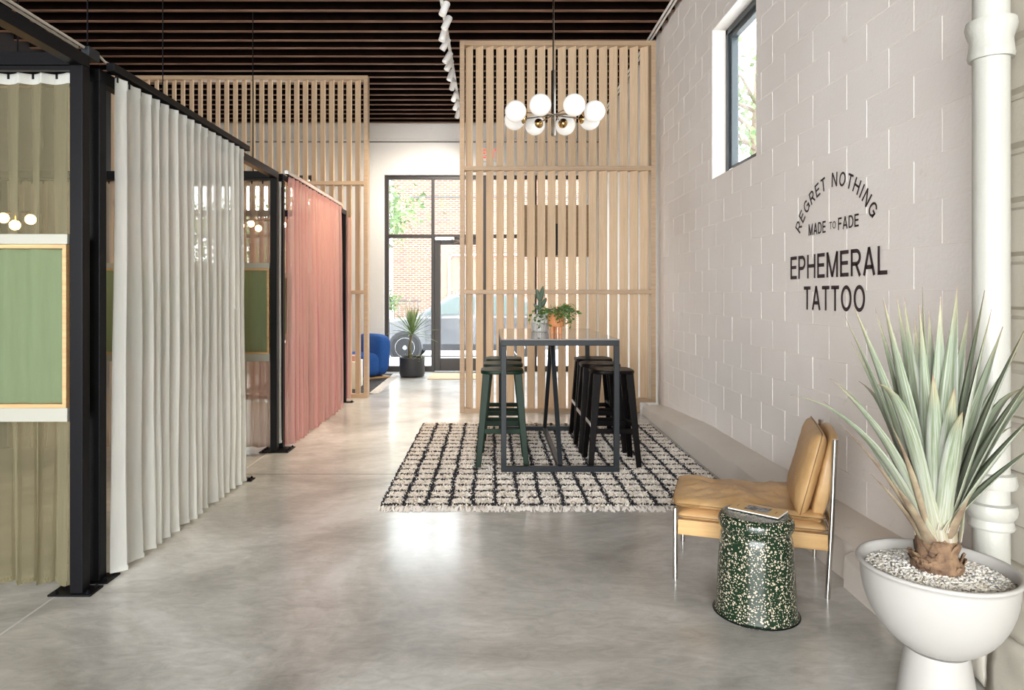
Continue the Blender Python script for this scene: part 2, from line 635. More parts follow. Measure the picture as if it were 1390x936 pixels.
def link(name, data, parent=None, loc=(0, 0, 0), rotz=0.0):
    o = bpy.data.objects.new(name, data)
    o.location = loc
    o.rotation_euler = (0, 0, rotz)
    o.parent = parent
    COL.objects.link(o)
    return o


def tag(o, label=None, cat=None, group=None, kind=None):
    if label:
        o['label'] = label
    if cat:
        o['category'] = cat
    if group:
        o['group'] = group
    if kind:
        o['kind'] = kind
    return o


def thing(name, label, cat, loc=(0, 0, 0), rotz=0.0, group=None, kind=None):
    o = link(name, None, None, loc, rotz)
    o.empty_display_size = 0.1
    return tag(o, label, cat, group, kind)


def copy_thing(root, loc, rotz=None, label=None):
    r = root.copy()
    COL.objects.link(r)
    r.location = loc
    if rotz is not None:
        r.rotation_euler = (0, 0, rotz)
    if label:
        r['label'] = label
    for ch in list(root.children):
        c = ch.copy()
        COL.objects.link(c)
        c.parent = r
        for g in list(ch.children):
            d = g.copy()
            COL.objects.link(d)
            d.parent = c
    return r


def rounded_rect(w, h, r, n=5):
    pts = []
    for cx, cy_, a0 in ((w / 2 - r, h / 2 - r, 0), (-w / 2 + r, h / 2 - r, 90), (-w / 2 + r, -h / 2 + r, 180), (w / 2 - r, -h / 2 + r, 270)):
        for k in range(n + 1):
            t = R(a0 + 90 * k / n)
            pts.append((cx + r * math.cos(t), cy_ + r * math.sin(t)))
    return pts


# ------------------------------------------------------------------ room shell
WX = 2.0        # right wall
LX = -5.8       # left wall
FY = 12.4       # street wall
RY = -4.6       # rear wall
TOP = 4.86

fl = MB()
fl.box(LX - 0.2, WX + 0.3, RY - 0.2, FY + 0.25, -0.12, 0.0)
floor = fl.build('floor', 'concrete')
tag(floor, 'polished mottled grey concrete floor', 'floor', kind='structure')
j = MB()
j.box(-1.92, WX - 0.2, 5.332, 5.338, -0.004, 0.0008)
j.build('control_joint', 'joint_line', floor)
j = MB()
j.box(-2.030, -2.020, 0.4, 3.17, -0.004, 0.0008)
j.box(-1.985, -1.975, 3.45, 6.05, -0.004, 0.0008)
j.build('caulk_line', 'caulk', floor)
j = MB()
j.box(-1.86, -1.852, 3.45, 4.0, -0.004, 0.0008)
j.build('caulk_line', 'caulk', floor)

# ceiling with joists
ce = MB()
ce.box(LX - 0.2, WX + 0.3, RY - 0.2, FY + 0.25, TOP - 0.02, TOP + 0.12)
ceiling = ce.build('ceiling', 'deck_dark')
tag(ceiling, 'dark open timber ceiling above exposed joists', 'ceiling', kind='structure')
JZ = 4.50
jm = MB()
jm.box(LX - 0.05, WX + 0.02, -0.022, 0.022, JZ + 0.004, TOP, 0)
jm.box(LX - 0.05, WX + 0.02, -0.022, 0.022, JZ - 0.006, JZ + 0.004, 1)  # underside strip: light from below put into its colour
jmesh = jm.mesh('joist', ['joist_dark', 'joist_lit_brown'])
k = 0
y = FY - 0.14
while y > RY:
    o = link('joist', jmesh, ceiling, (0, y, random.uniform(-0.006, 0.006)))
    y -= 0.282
bm_ = MB()
bm_.bar((-0.12, 0.03, JZ + 0.03), (0.12, 0.25, TOP - 0.1), 0.04, 0.03)
bmesh_ = bm_.mesh('bridging', 'joist_lit_brown')
y = FY - 0.14
while y > 5.5:
    link('bridging', bmesh_, ceiling, (-3.12, y - 0.282, 0))
    y -= 0.282


# ------------------------------------------------------------------ masonry walls, laid block by block
BL, BH = 0.4064, 0.2032


def block_mesh(L, H, dep=0.014, c=0.0028, g=0.0008):
    """a block face: local x runs into the wall, y along it, z up; its centre is the origin"""
    b = MB()
    a, h = L / 2 - g, H / 2 - g
    vs = [(dep, -a, -h), (dep, a, -h), (dep, a, h), (dep, -a, h),
          (0, -a + c, -h + c), (0, a - c, -h + c), (0, a - c, h - c), (0, -a + c, h - c)]
    b.add(vs, [(4, 7, 6, 5), (0, 4, 5, 1), (1, 5, 6, 2), (2, 6, 7, 3), (3, 7, 4, 0)])
    return b


def lay_blocks(parent, lo, hi, z0, z1, holes, place, seen, material, rotz, nmax=290, shift=0.0):
    """running bond between lo..hi; 'holes' are (lo,hi,z0,z1); seen(c, z) picks those that get an object each"""
    shared = block_mesh(BL, BH).mesh('brick', material)
    rest = MB()
    items = []
    rows = int(math.ceil((z1 - z0) / BH))
    for r in range(rows):
        za, zb = z0 + r * BH, min(z0 + (r + 1) * BH, z1)
        if zb - za < 0.03:
            continue
        s = lo - (BL / 2 if r % 2 else 0) - shift
        while s < hi:
            a, b = max(s, lo), min(s + BL, hi)
            s += BL
            if b - a < 0.03:
                continue
            segs = [(a, b, za, zb)]
            for h in holes:
                out = []
                for (p, q, u, v) in segs:
                    if q <= h[0] or p >= h[1] or v <= h[2] or u >= h[3]:
                        out.append((p, q, u, v))
                        continue
                    if p < h[0]:
                        out.append((p, h[0], u, v))
                    if q > h[1]:
                        out.append((h[1], q, u, v))
                    mp, mq = max(p, h[0]), min(q, h[1])
                    if u < h[2]:
                        out.append((mp, mq, u, h[2]))
                    if v > h[3]:
                        out.append((mp, mq, h[3], v))
                segs = out
            for (p, q, u, v) in segs:
                if q - p > 0.03 and v - u > 0.03:
                    items.append((p, q, u, v))
    n = 0
    for (p, q, u, v) in items:
        c, z = (p + q) / 2, (u + v) / 2
        loc = Vector(place(c, z))
        if n < nmax and seen(c, z):
            full = abs(q - p - BL) < 1e-4 and abs(v - u - BH) < 1e-4
            me = shared if full else block_mesh(q - p, v - u).mesh('brick', material)
            o = link('brick', me, parent, loc, rotz)
            o.rotation_euler = (0, random.uniform(-0.006, 0.006), rotz + random.uniform(-0.004, 0.004))
            n += 1
        else:
            b = block_mesh(q - p, v - u)
            M = Matrix.Translation(loc) @ Matrix.Rotation(rotz, 4, 'Z')
            rest.add([M @ Vector(w) for w in b.v], b.f)
    if rest.f:
        o = rest.build('brickwork', material, parent)
        o['kind'] = 'stuff'
    return n


def wall_with_holes(b, lo, hi, z0, z1, holes, fn):
    """boxes around the holes; fn(lo,hi,z0,z1) adds one"""
    xs = sorted({lo, hi, *[h[0] for h in holes], *[h[1] for h in holes]})
    for a, c in zip(xs, xs[1:]):
        hs = sorted([h for h in holes if h[0] <= a + 1e-6 and h[1] >= c - 1e-6], key=lambda h: h[2])
        z = z0
        for h in hs:
            if h[2] > z + 1e-6:
                fn(a, c, z, h[2])
            z = h[3]
        if z < z1 - 1e-6:
            fn(a, c, z, z1)


# right wall: painted concrete block with one high window
WH = (5.16, 6.18, 2.45, 3.79)
b = MB()
wall_with_holes(b, RY, FY + 0.25, 0, TOP, [WH], lambda a, c, u, v: b.box(WX + 0.0024, WX + 0.20, a, c, u, v))
wall_r = b.build('wall_right', 'wall_paint')
tag(wall_r, 'white painted concrete block wall with lettering', 'wall', kind='structure')


def seen_r(c, z):
    px, py = VX + F * WX / max(c, 0.3), VY - F * (z - EYE) / max(c, 0.3)
    return c > 2.6 and c < 8.25 and px < 1420 and py > -45


PY = 2.62   # where the old pier begins
nb = lay_blocks(wall_r, PY, FY, 0.0, TOP, [WH], lambda c, z: (WX, c, z), seen_r, 'wall_paint', 0.0, 262)

# the aged masonry nearer the camera, past the drain pipe
b = MB()
for r in range(24):
    z0 = 0.42 + r * BH
    if z0 > TOP - 0.1:
        break
wall_pier = MB().box(WX - 0.02, WX + 0.0024, RY, PY - 0.01, 0.0, TOP).build('pier', 'old_paint', wall_r)
wall_pier['label'] = 'aged stained masonry beside the drain pipe'
for r in range(11):
    for q in range(3):
        z = 0.52 + r * BH + BH / 2
        yy = PY - 0.012 - (q + 0.5) * 0.30 - (0.15 if r % 2 else 0) + 0.15
        lo_, hi_ = yy - 0.15, min(yy + 0.15, PY - 0.012)
        m_ = block_mesh(hi_ - lo_, BH, 0.03, 0.016, 0.008).mesh('brick', 'old_paint')
        link('brick', m_, wall_r, (WX - 0.05 + random.uniform(0, 0.008), (lo_ + hi_) / 2, z))
# rough footing stones at the base
random.seed(3)
yy = 2.95
for q in range(6):
    L = random.uniform(0.22, 0.34)
    for zz, hh, xf in ((0.0, 0.24, 1.74), (0.245, 0.15, 1.745)):
        if q < 1 and zz > 0:
            continue
        st = MB()
        c0 = Vector((0.12, -L / 2, hh / 2))

        def P(u, v, L=L, hh=hh):
            t, s_ = 2 * PI * u / 32, v / 16
            ph = -PI / 2 + PI * s_
            p = Vector((math.cos(t) * math.cos(ph), math.sin(t) * math.cos(ph), math.sin(ph)))
            mx = max(abs(p.x), abs(p.y), abs(p.z))
            p = p.lerp(p / mx, 0.95)
            nz = noise.noise(p * 1.7 + Vector((L * 90, hh * 40, 0))) * 0.05 + noise.noise(p * 6 + Vector((L * 50, hh * 40, 3))) * 0.035
            return Vector((p.x * 0.12, p.y * L / 2, p.z * hh / 2)) * (1 + nz) * 0.985
        st.grid(P, 32, 16, closed=True)
        o = st.build('footing_stone', 'old_paint', wall_r, (xf + 0.12, yy - L / 2, zz + hh / 2), smooth='all')
    yy -= L + 0.006

# curb along the foot of the right wall
cb = MB()


def curb(y0, y1, prof0, prof1, n):
    def P(u, v):
        t = u / n
        y_ = y0 + (y1 - y0) * t
        a, c = prof0[v], prof1[v]
        w = 0.012 * noise.noise(Vector((y_ * 2.1, v * 3.1, 4))) + 0.006 * noise.noise(Vector((y_ * 9, v * 2.1, 1)))
        return Vector((a[0] + (c[0] - a[0]) * t + (w if 0 < v < len(prof0) - 1 else 0), y_, a[1] + (c[1] - a[1]) * t + (w * 0.7 if 0 < v < len(prof0) - 1 else 0)))
    k0 = len(cb.v)
    cb.grid(P, n, len(prof0) - 1)
    m = len(prof0)
    cb.add([cb.v[k0 + i] for i in range(m)], [tuple(range(m))])
    cb.add([cb.v[k0 + n * m + i] for i in range(m)], [tuple(range(m))])


far = [(1.775, 0.0), (1.775, 0.055), (1.785, 0.085), (1.81, 0.100), (1.9, 0.112), (2.01, 0.12), (2.01, 0.0)]
mid = [(1.745, 0.0), (1.750, 0.13), (1.762, 0.172), (1.80, 0.192), (1.9, 0.205), (2.01, 0.215), (2.01, 0.0)]
nea = [(1.735, 0.0), (1.742, 0.15), (1.752, 0.178), (1.79, 0.195), (1.9, 0.21), (2.01, 0.22), (2.01, 0.0)]
curb(8.02, 6.2, far, mid, 22)
curb(6.2, 3.27, mid, nea, 36)
baseb = cb.build('baseboard_right', 'curb_paint', smooth=True)
tag(baseb, 'rough plastered curb along the foot of the block wall', 'curb', kind='structure')
cb = MB()
curb(3.275, 2.95, [(1.690, 0.0), (1.695, 0.13), (1.70, 0.152), (1.725, 0.165), (1.9, 0.18), (2.01, 0.19), (2.01, 0.0)],
     [(1.68, 0.0), (1.685, 0.14), (1.70, 0.16), (1.725, 0.172), (1.9, 0.19), (2.01, 0.2), (2.01, 0.0)], 8)
o = cb.build('curb_block', 'curb_paint', baseb, smooth=True)
o['label'] = 'whiter block standing proud of the curb'

# street wall: storefront window_1 with door_1, window_2 further left
H1 = (-1.95, 1.74, 0.0, 3.58)
H2 = (-5.55, -3.25, 0.45, 3.58)
b = MB()
wall_with_holes(b, LX - 0.2, WX + 0.3, 0, TOP, [H1, H2], lambda a, c, u, v: b.box(a, c, FY + 0.0024, FY + 0.28, u, v))
wall_f = b.build('wall_front', 'facade_paint')
tag(wall_f, 'white painted masonry wall around the storefront glazing', 'wall', kind='structure')
# along the wall runs -x so that the block's local x points at the street
lay_blocks(wall_f, -WX, -LX, 0.0, TOP, [(-H1[1], -H1[0], H1[2], H1[3]), (-H2[1], -H2[0], H2[2], H2[3])],
           lambda c, z: (-c, FY, z), lambda c, z: z < 4.55, 'facade_paint', PI / 2, 295)
b = MB()


def P(u, v):
    x = LX + 0.02 + (WX - LX - 0.04) * u / 60
    a = 2 * PI * v / 8
    r = 0.03 + 0.008 * noise.noise(Vector((x * 3, v, 0)))
    return Vector((x, FY - 0.01 + math.cos(a) * r, 4.21 + math.sin(a) * r * 0.6))


b.grid(P, 60, 8)
MB().box(LX, WX, FY - 0.012, FY + 0.001, 4.165, 4.183).build('joint_shadow_line', 'joint_line', wall_f)  # joint under the ledge, its shadow line drawn as a dark strip
o = b.build('bearing_ledge', 'facade_paint', wall_f, smooth='all')

# left and rear walls
o = MB().box(LX - 0.2, LX, RY, FY, 0, TOP).build('wall_left', 'charcoal_paint')
tag(o, 'plain painted wall behind the booths', 'wall', kind='structure')
RH = (-5.4, 1.6, 0.5, 3.8)
b = MB()
wall_with_holes(b, LX - 0.2, WX + 0.3, 0, TOP, [RH], lambda a, c, u, v: b.box(a, c, RY - 0.2, RY, u, v))
wall_b = b.build('wall_rear', 'facade_paint')
tag(wall_b, 'painted wall at the back of the room', 'wall', kind='structure')

# ------------------------------------------------------------------ storefront glazing
w1 = thing('window_1', 'dark framed storefront glazing around the glass door', 'window', (0, FY + 0.12, 0), kind='structure')
MX = [-1.95, -1.07, -0.12, 0.80, 1.74]
ZT, ZH = 3.58, 2.47


def framebox(name, x0, x1, z0, z1, parent, d=0.05, m='bronze_frame'):
    return MB().box(x0, x1, -d, d, z0, z1).build(name, m, parent, bevel=0.004)


for i, x in enumerate(MX):
    w = 0.075 if i in (0, 4) else 0.06
    x0 = x if i == 0 else (x - w if i == 4 else x - w / 2)
    framebox('mullion', x0, x0 + w, 0, ZT, w1)
framebox('head_rail', MX[0], MX[-1], ZT - 0.07, ZT, w1, 0.052)
framebox('transom_rail', MX[0], MX[-1], ZH - 0.03, ZH + 0.035, w1, 0.048)
for i in range(4):
    if i != 1:
        framebox('sill_rail', MX[i], MX[i + 1], 0, 0.10, w1, 0.049)
    for z0, z1 in ((0.1, ZH), (ZH + 0.03, ZT - 0.07)):
        if i == 1 and z0 < 1:
            continue
        MB().box(MX[i] + 0.025, MX[i + 1] - 0.025, -0.006, 0.006, z0, z1).build('pane', 'clear_glass', w1)
d1 = thing('door_1', 'glass street door in a dark metal frame', 'door', (0, FY + 0.12, 0), kind='structure')
dx0, dx1 = MX[1] + 0.03, MX[2] - 0.03
framebox('stile', dx0, dx0 + 0.11, 0.01, ZH - 0.035, d1, 0.03)
framebox('stile', dx1 - 0.11, dx1, 0.01, ZH - 0.035, d1, 0.03)
framebox('top_rail', dx0 + 0.11, dx1 - 0.11, ZH - 0.15, ZH - 0.035, d1, 0.028)
framebox('bottom_rail', dx0 + 0.11, dx1 - 0.11, 0.01, 0.24, d1, 0.028)
dp = MB().box(dx0 + 0.105, dx1 - 0.105, -0.005, 0.005, 0.235, ZH - 0.145).build('pane', 'clear_glass', d1)
b = MB().box(dx0 + 0.02, dx0 + 0.36, -0.085, -0.032, ZH - 0.07, ZH - 0.02)
b.bar((dx0 + 0.3, -0.09, ZH - 0.06), (dx0 + 0.52, -0.13, ZH - 0.10), 0.02, 0.012)
b.bar((dx0 + 0.52, -0.13, ZH - 0.10), (dx0 + 0.36, -0.07, ZH - 0.13), 0.02, 0.012)
b.build('door_closer', 'chrome', d1)
b = MB().tube([(dx1 - 0.06, -0.03, 0.95), (dx1 - 0.06, -0.09, 0.95), (dx1 - 0.06, -0.09, 1.25), (dx1 - 0.06, -0.03, 1.25)], 0.011, 8)
b.build('handle', 'chrome', d1, smooth=True)
# window 2
w2 = thing('window_2', 'street window half hidden behind the booths and slats', 'window', (0, FY + 0.12, 0), kind='structure')
for x in (H2[0], -4.42, H2[1] - 0.07):
    framebox('mullion', x, x + 0.07, H2[2], H2[3], w2)
framebox('head_rail', H2[0], H2[1], ZT - 0.07, ZT, w2, 0.052)
framebox('transom_rail', H2[0], H2[1], ZH - 0.03, ZH + 0.035, w2, 0.048)
framebox('sill_rail', H2[0], H2[1], H2[2], H2[2] + 0.07, w2, 0.049)
for x0, x1 in ((H2[0], -4.39), (-4.38, H2[1])):
    for z0, z1 in ((H2[2] + 0.05, ZH), (ZH, ZT - 0.05)):
        MB().box(x0 + 0.03, x1 - 0.03, -0.006, 0.006, z0, z1).build('pane', 'clear_glass', w2)
# window 3, right wall
w3 = thing('window_3', 'high dark framed window in the block wall', 'window', (WX + 0.17, 0, 0), kind='structure')
y0, y1, z0, z1 = WH
for a, c, u, v in ((y0, y0 + 0.055, z0, z1), (y1 - 0.055, y1, z0, z1), (y0, y1, z0, z0 + 0.055), (y0, y1, z1 - 0.055, z1)):
    MB().box(-0.05, 0.05, a, c, u, v).build('frame', 'window_grey', w3, bevel=0.004)
for a, c, u, v in ((y0 + 0.055, y0 + 0.10, z0 + 0.055, z1 - 0.055), (y1 - 0.10, y1 - 0.055, z0 + 0.055, z1 - 0.055),
                   (y0 + 0.1, y1 - 0.1, z0 + 0.055, z0 + 0.10), (y0 + 0.1, y1 - 0.1, z1 - 0.10, z1 - 0.055)):
    MB().box(-0.03, 0.03, a, c, u, v).build('sash', 'window_grey', w3, bevel=0.003)
MB().box(-0.005, 0.005, y0 + 0.095, y1 - 0.095, z0 + 0.095, z1 - 0.095).build('pane', 'clear_glass', w3)
MB().box(-0.075, -0.05, y1 - 0.26, y1 - 0.16, z0 + 0.03, z0 + 0.055).build('latch', 'chrome', w3)
# unseen rear window, added to go with the fill light
w4 = thing('rear_fill_window', 'unseen wide window added at the back of the room for fill light', 'window', (0, RY - 0.1, 0), kind='structure')
for x in (RH[0], -3.1, -0.8, RH[1] - 0.07):
    framebox('mullion', x, x + 0.07, RH[2], RH[3], w4, 0.04)
for z in (RH[2], RH[3] - 0.07):
    framebox('rail', RH[0], RH[1], z, z + 0.07, w4, 0.038)


# ------------------------------------------------------------------ lettering painted on the wall
def glyph(ch, w, t):
    """strokes of a plain grotesque capital in a box w wide and 1 high; t = stroke width"""
    h = t / 2
    Lx, Rx, lo, hi = h, w - h, h, 1 - h

    def arc(cx, cy_, rx, ry, a0, a1, n=14):
        return [(cx + rx * math.cos(R(a0 + (a1 - a0) * k / n)), cy_ + ry * math.sin(R(a0 + (a1 - a0) * k / n))) for k in range(n + 1)]
    G = {
        'E': [[(Lx, 0), (Lx, 1)], [(Lx, hi), (w, hi)], [(Lx, .52), (w * .93, .52)], [(Lx, lo), (w, lo)]],
        'F': [[(Lx, 0), (Lx, 1)], [(Lx, hi), (w, hi)], [(Lx, .50), (w * .9, .50)]],
        'L': [[(Lx, 0), (Lx, 1)], [(Lx, lo), (w, lo)]],
        'T': [[(0, hi), (w, hi)], [(w / 2, 0), (w / 2, hi)]],
        'I': [[(w / 2, 0), (w / 2, 1)]],
        'H': [[(Lx, 0), (Lx, 1)], [(Rx, 0), (Rx, 1)], [(Lx, .52), (Rx, .52)]],
        'N': [[(Lx, 0), (Lx, 1)], [(Rx, 0), (Rx, 1)], [(Lx, 1), (Rx, 0)]],
        'M': [[(Lx, 0), (Lx, 1)], [(Rx, 0), (Rx, 1)], [(Lx, 1), (w / 2, 0.02)], [(w / 2, 0.02), (Rx, 1)]],
        'A': [[(h * .8, 0), (w / 2, 1)], [(w / 2, 1), (w - h * .8, 0)], [(w * .2, .30), (w * .8, .30)]],
        'X': [[(h, 0), (w - h, 1)], [(h, 1), (w - h, 0)]],
        'O': [arc(w / 2, .5, w / 2 - h, .5 - h, 0, 360, 28)],
        'P': [[(Lx, 0), (Lx, 1)], [(Lx, hi), (w * .55, hi)] + arc(w * .55, (hi + .45) / 2, Rx - w * .55, (hi - .45) / 2, 90, -90)[1:] + [(Lx, .45)]],
        'D': [[(Lx, 0), (Lx, 1)], [(Lx, hi), (w * .42, hi)] + arc(w * .42, .5, Rx - w * .42, .5 - h, 90, -90, 18)[1:] + [(Lx, lo)]],
        'G': [arc(w / 2, .5, w / 2 - h, .5 - h, 42, 360, 24), [(w * .55, .5 - h * .2), (w, .5 - h * .2)], [(Rx, .5), (Rx, .12)]],
    }
    G['R'] = G['P'] + [[(w * .5, .46), (Rx + h * .2, 0)]]
    return G[ch]


def ribbon(mb, pts, t, fn):
    pts = [Vector(p) for p in pts]
    closed = (pts[0] - pts[-1]).length < 1e-5 and len(pts) > 3
    L_, R_ = [], []
    n = len(pts)
    for i, p in enumerate(pts):
        a = pts[i] - pts[i - 1] if i else (pts[-1] - pts[-2] if closed else pts[1] - pts[0])
        c = pts[i + 1] - pts[i] if i < n - 1 else (pts[1] - pts[0] if closed else pts[-1] - pts[-2])
        d = (a.normalized() + c.normalized()).normalized()
        nn = Vector((-d.y, d.x))
        kk = 1 / max(0.5, nn.dot(Vector((-a.y, a.x)).normalized()))
        L_.append(p + nn * (t / 2 * kk))
        R_.append(p - nn * (t / 2 * kk))
    vs = [fn(q) for pair in zip(L_, R_) for q in pair]
    mb.add(vs, [(2 * i, 2 * i + 1, 2 * i + 3, 2 * i + 2) for i in range(n - 1)])


WIDTH = dict(E=.56, F=.53, L=.52, T=.58, I=.22, H=.66, N=.68, M=.80, A=.68, O=.74, P=.60, D=.66, G=.74, R=.62, X=.66)
WIDTH[' '] = .34


def line_layout(txt, gap):
    x, out = 0, []
    for ch in txt:
        if ch != ' ':
            out.append((ch, x, WIDTH[ch]))
        x += WIDTH[ch] + gap
    return out, x - gap


def wall_text(name, txt, yl, yr, zb, zt, t=0.145, gap=0.13, label=None):
    lay, tot = line_layout(txt, gap)
    mb = MB()
    sx, sz = (yl - yr) / tot, zt - zb
    for ch, x, w in lay:
        k = sx / sz        # letter stretch so that strokes keep one width
        for st in glyph(ch, w * k, t):
            ribbon(mb, st, t, lambda q, x=x: Vector((WX - 0.0045, yl - x * sx - q.x * sz, zb + q.y * sz)))
    o = mb.build(name, 'ink', wall_r, fix=False)
    o['label'] = label or 'dark painted lettering reading ' + txt.lower()
    return o


wall_text('wall_lettering', 'EPHEMERAL', 4.555, 3.44, 1.503, 1.652)
wall_text('wall_lettering', 'TATTOO', 4.36, 3.645, 1.307, 1.454)
wall_text('wall_lettering', 'MADE', 4.295, 4.075, 1.772, 1.843, 0.15)
wall_text('wall_lettering', 'TO', 4.03, 3.955, 1.786, 1.829, 0.13)
wall_text('wall_lettering', 'FADE', 3.93, 3.708, 1.772, 1.843, 0.15)
lay, tot = line_layout('REGRET NOTHING', 0.17)
mb = MB()
rad, zc, yc, hh = 0.48, 1.55, 4.0, 0.083
span = R(59.5) * 2
for ch, x, w in lay:
    sc = hh
    amid = -span / 2 + span * (x + w / 2) / tot
    kx = (span * rad / tot) / sc

    def fn(q, amid=amid, w=w, kx=kx):
        s_ = (q.x - w * kx / 2) * hh
        rr = rad + q.y * hh
        ca, sa = math.cos(amid), math.sin(amid)
        return Vector((WX - 0.0045, yc - (sa * rr + ca * s_), zc + ca * rr - sa * s_))
    for st in glyph(ch, w * kx, 0.15):
        ribbon(mb, st, 0.15, fn)
o = mb.build('wall_lettering', 'ink', wall_r, fix=False)
o['label'] = 'dark painted lettering arched, reading regret nothing'

# ------------------------------------------------------------------ drain pipe, conduits
pp = thing('drain_pipe', 'white painted cast iron drain pipe with hubs, on the block wall', 'pipe', (1.83, 2.50, 0))
r = 0.058
MB().lathe([(r, 0.40), (r, 0.56), (r, TOP - 0.04)], 28).build('pipe', 'pipe_paint', pp, smooth=True)
for z, g in ((2.36, 1.0), (0.60, 0.5)):
    MB().lathe([(r + .001, z - .10 * g), (r + .012, z - .10 * g), (r + .016, z - .085 * g), (r + .012, z - .06 * g), (r + .010, z - .03 * g), (r + .020, z), (r + .024, z + .02),
                (r + .020, z + .04), (r + .001, z + .045)], 28).build('hub', 'pipe_paint', pp, smooth=True)
MB().lathe([(r + .001, .70), (r + .018, .70), (r + .022, .715), (r + .018, .75), (r + .001, .755)], 28).build('hub', 'pipe_paint', pp, smooth=True)

cp = thing('conduit_pair', 'pair of white conduits along the ceiling corner', 'conduit', (0, 0, 0))
for x in (1.885, 1.925):
    MB().tube([(x, 3.0, 4.47), (x, 8.3, 4.47), (x, 12.3, 4.47)], 0.013, 8).build('conduit', 'white_enamel', cp, smooth=True)
for y_ in (4.2, 5.6, 7.0, 8.4, 9.8):
    MB().box(1.86, 1.95, y_ - .012, y_ + .012, 4.455, 4.494).build('strap', 'white_enamel', cp)

# ------------------------------------------------------------------ slatted timber screens
SLW, SLT = 0.108, 0.018
slat_cache = {}


def slat(z0, z1):
    h = round(z1 - z0, 4)
    if h not in slat_cache:
        b = MB()
        M = Matrix.Rotation(R(-44), 4, 'Z')
        b.box(-SLW / 2, SLW / 2, -SLT / 2, SLT / 2, 0, h, M=M)
        slat_cache[h] = b.mesh('slat', 'slat_wood')
    return slat_cache[h]


def screen(name, label, x0, x1, Y, tiers, pitch, first, notch=None, last=None):
    t = thing(name, label, 'screen', (0, Y, 0), kind=None)
    D, w = 0.14, 0.055
    zt = tiers[-1]
    MB().box(x0, x0 + w, 0, D, 0, zt).build('stile', 'rail_wood', t, bevel=0.002)
    zb1 = notch[1] if notch else 0
    MB().box(x1 - w, x1, 0, D, zb1, zt).build('stile', 'rail_wood', t, bevel=0.002)
    for i, z in enumerate(tiers):
        top = i == len(tiers) - 1
        za, zb = (0, 0.05) if i == 0 else ((z - w, z) if top else (z - 0.025, z + 0.025))
        xe = (notch[0] if (notch and i == 0) else x1 - w)
        MB().box(x0 + w, xe, 0.001, D - 0.001, za, zb).build('rail', 'rail_wood', t, bevel=0.002)
    if notch:
        MB().box(notch[0] - 0.04, notch[0], 0.001, D - 0.001, 0.05, notch[1] + 0.045).build('notch_stile', 'rail_wood', t, bevel=0.002)
        MB().box(notch[0], x1 - w, 0.001, D - 0.001, notch[1], notch[1] + 0.045).build('notch_rail', 'rail_wood', t, bevel=0.002)
    for i in range(len(tiers) - 1):
        za = 0.05 if i == 0 else tiers[i] + 0.025
        zb = tiers[i + 1] - (w if i == len(tiers) - 2 else 0.025)
        x = first
        while x < (last or x1) - w - 0.03:
            zl = za
            if notch and i == 0 and x > notch[0] - 0.07:
                zl = notch[1] + 0.045
            link('slat', slat(zl, zb), t, (x, D / 2, zl))
            x += pitch
    return t


scr = screen('slat_screen', 'tall pale timber slat screen against the block wall behind the bar table',
             -0.376, 1.955, 8.11, [0.0, 1.435, 2.905, 4.42], 0.1233, -0.265, notch=(1.765, 0.122))
scl = screen('slat_screen', 'tall pale timber slat screen behind the curtained booths', -5.75, -1.68, 9.27, [0.0, 1.435, 2.92, 4.38], 0.1197, -5.655)
# board hung behind the right screen
bd = thing('mounted_board', 'brown timber board hung behind the slats above the bar table', 'board', (0.79, 8.262, 1.86))
MB().box(-0.45, 0.45, 0, 0.035, 0, 0.63).build('board', 'board_wood', bd, bevel=0.003)
MB().box(-0.45, 0.45, 0.036, 0.075, 0.19, 0.44).build('batten', 'board_wood', bd, bevel=0.003)
MB().box(-0.03, 0.03, -0.010, -0.001, 0.02, 0.40).build('bracket', 'black_metal', bd, bevel=0.003)

# ------------------------------------------------------------------ booths: black steel frames
PX0, PX1 = -1.965, -1.905     # post faces across the aisle line
BD = -4.45                    # back of the booths


def booth(name, label, y0, y1, zt, xo=0.0, end=True, ends_at=None):
    t = thing(name, label, 'booth frame', (0, 0, 0), group=None)
    p = 0.06
    for yy in (y0, y1 - p):
        for x in (PX0 + xo, BD):
            MB().box(x, x + p, yy, yy + p, 0.008, zt - p).build('post', 'black_metal', t, bevel=0.003)
    for x in (PX0 + xo, BD):
        MB().box(x, x + p, y0, y1, zt - p, zt).build('beam', 'black_metal', t, bevel=0.003)
    for yy in (y0, y1 - p):
        MB().box(BD + p, PX0 + xo, yy, yy + p, zt - p, zt).build('beam', 'black_metal', t, bevel=0.003)
        MB().box(BD + p, PX0 + xo, yy + 0.015, yy + 0.045, zt - p - 0.02, zt - p).build('curtain_track', 'black_metal', t)
    return t


def plate(t, y0, y1, x0=-2.06, x1=-1.86):
    o = MB().box(x0, x1, y0, y1, 0.0, 0.009).build('base_plate', 'black_metal', t, bevel=0.002)
    for x in (x0 + 0.03, x1 - 0.022):
        for yy in (y0 + 0.02, y1 - 0.02):
            MB().lathe([(0.010, 0), (0.010, 0.008), (0.005, 0.010), (0.005, 0.016)], 6, (x, yy, 0.009)).build('bolt', 'black_metal', o)
    return o


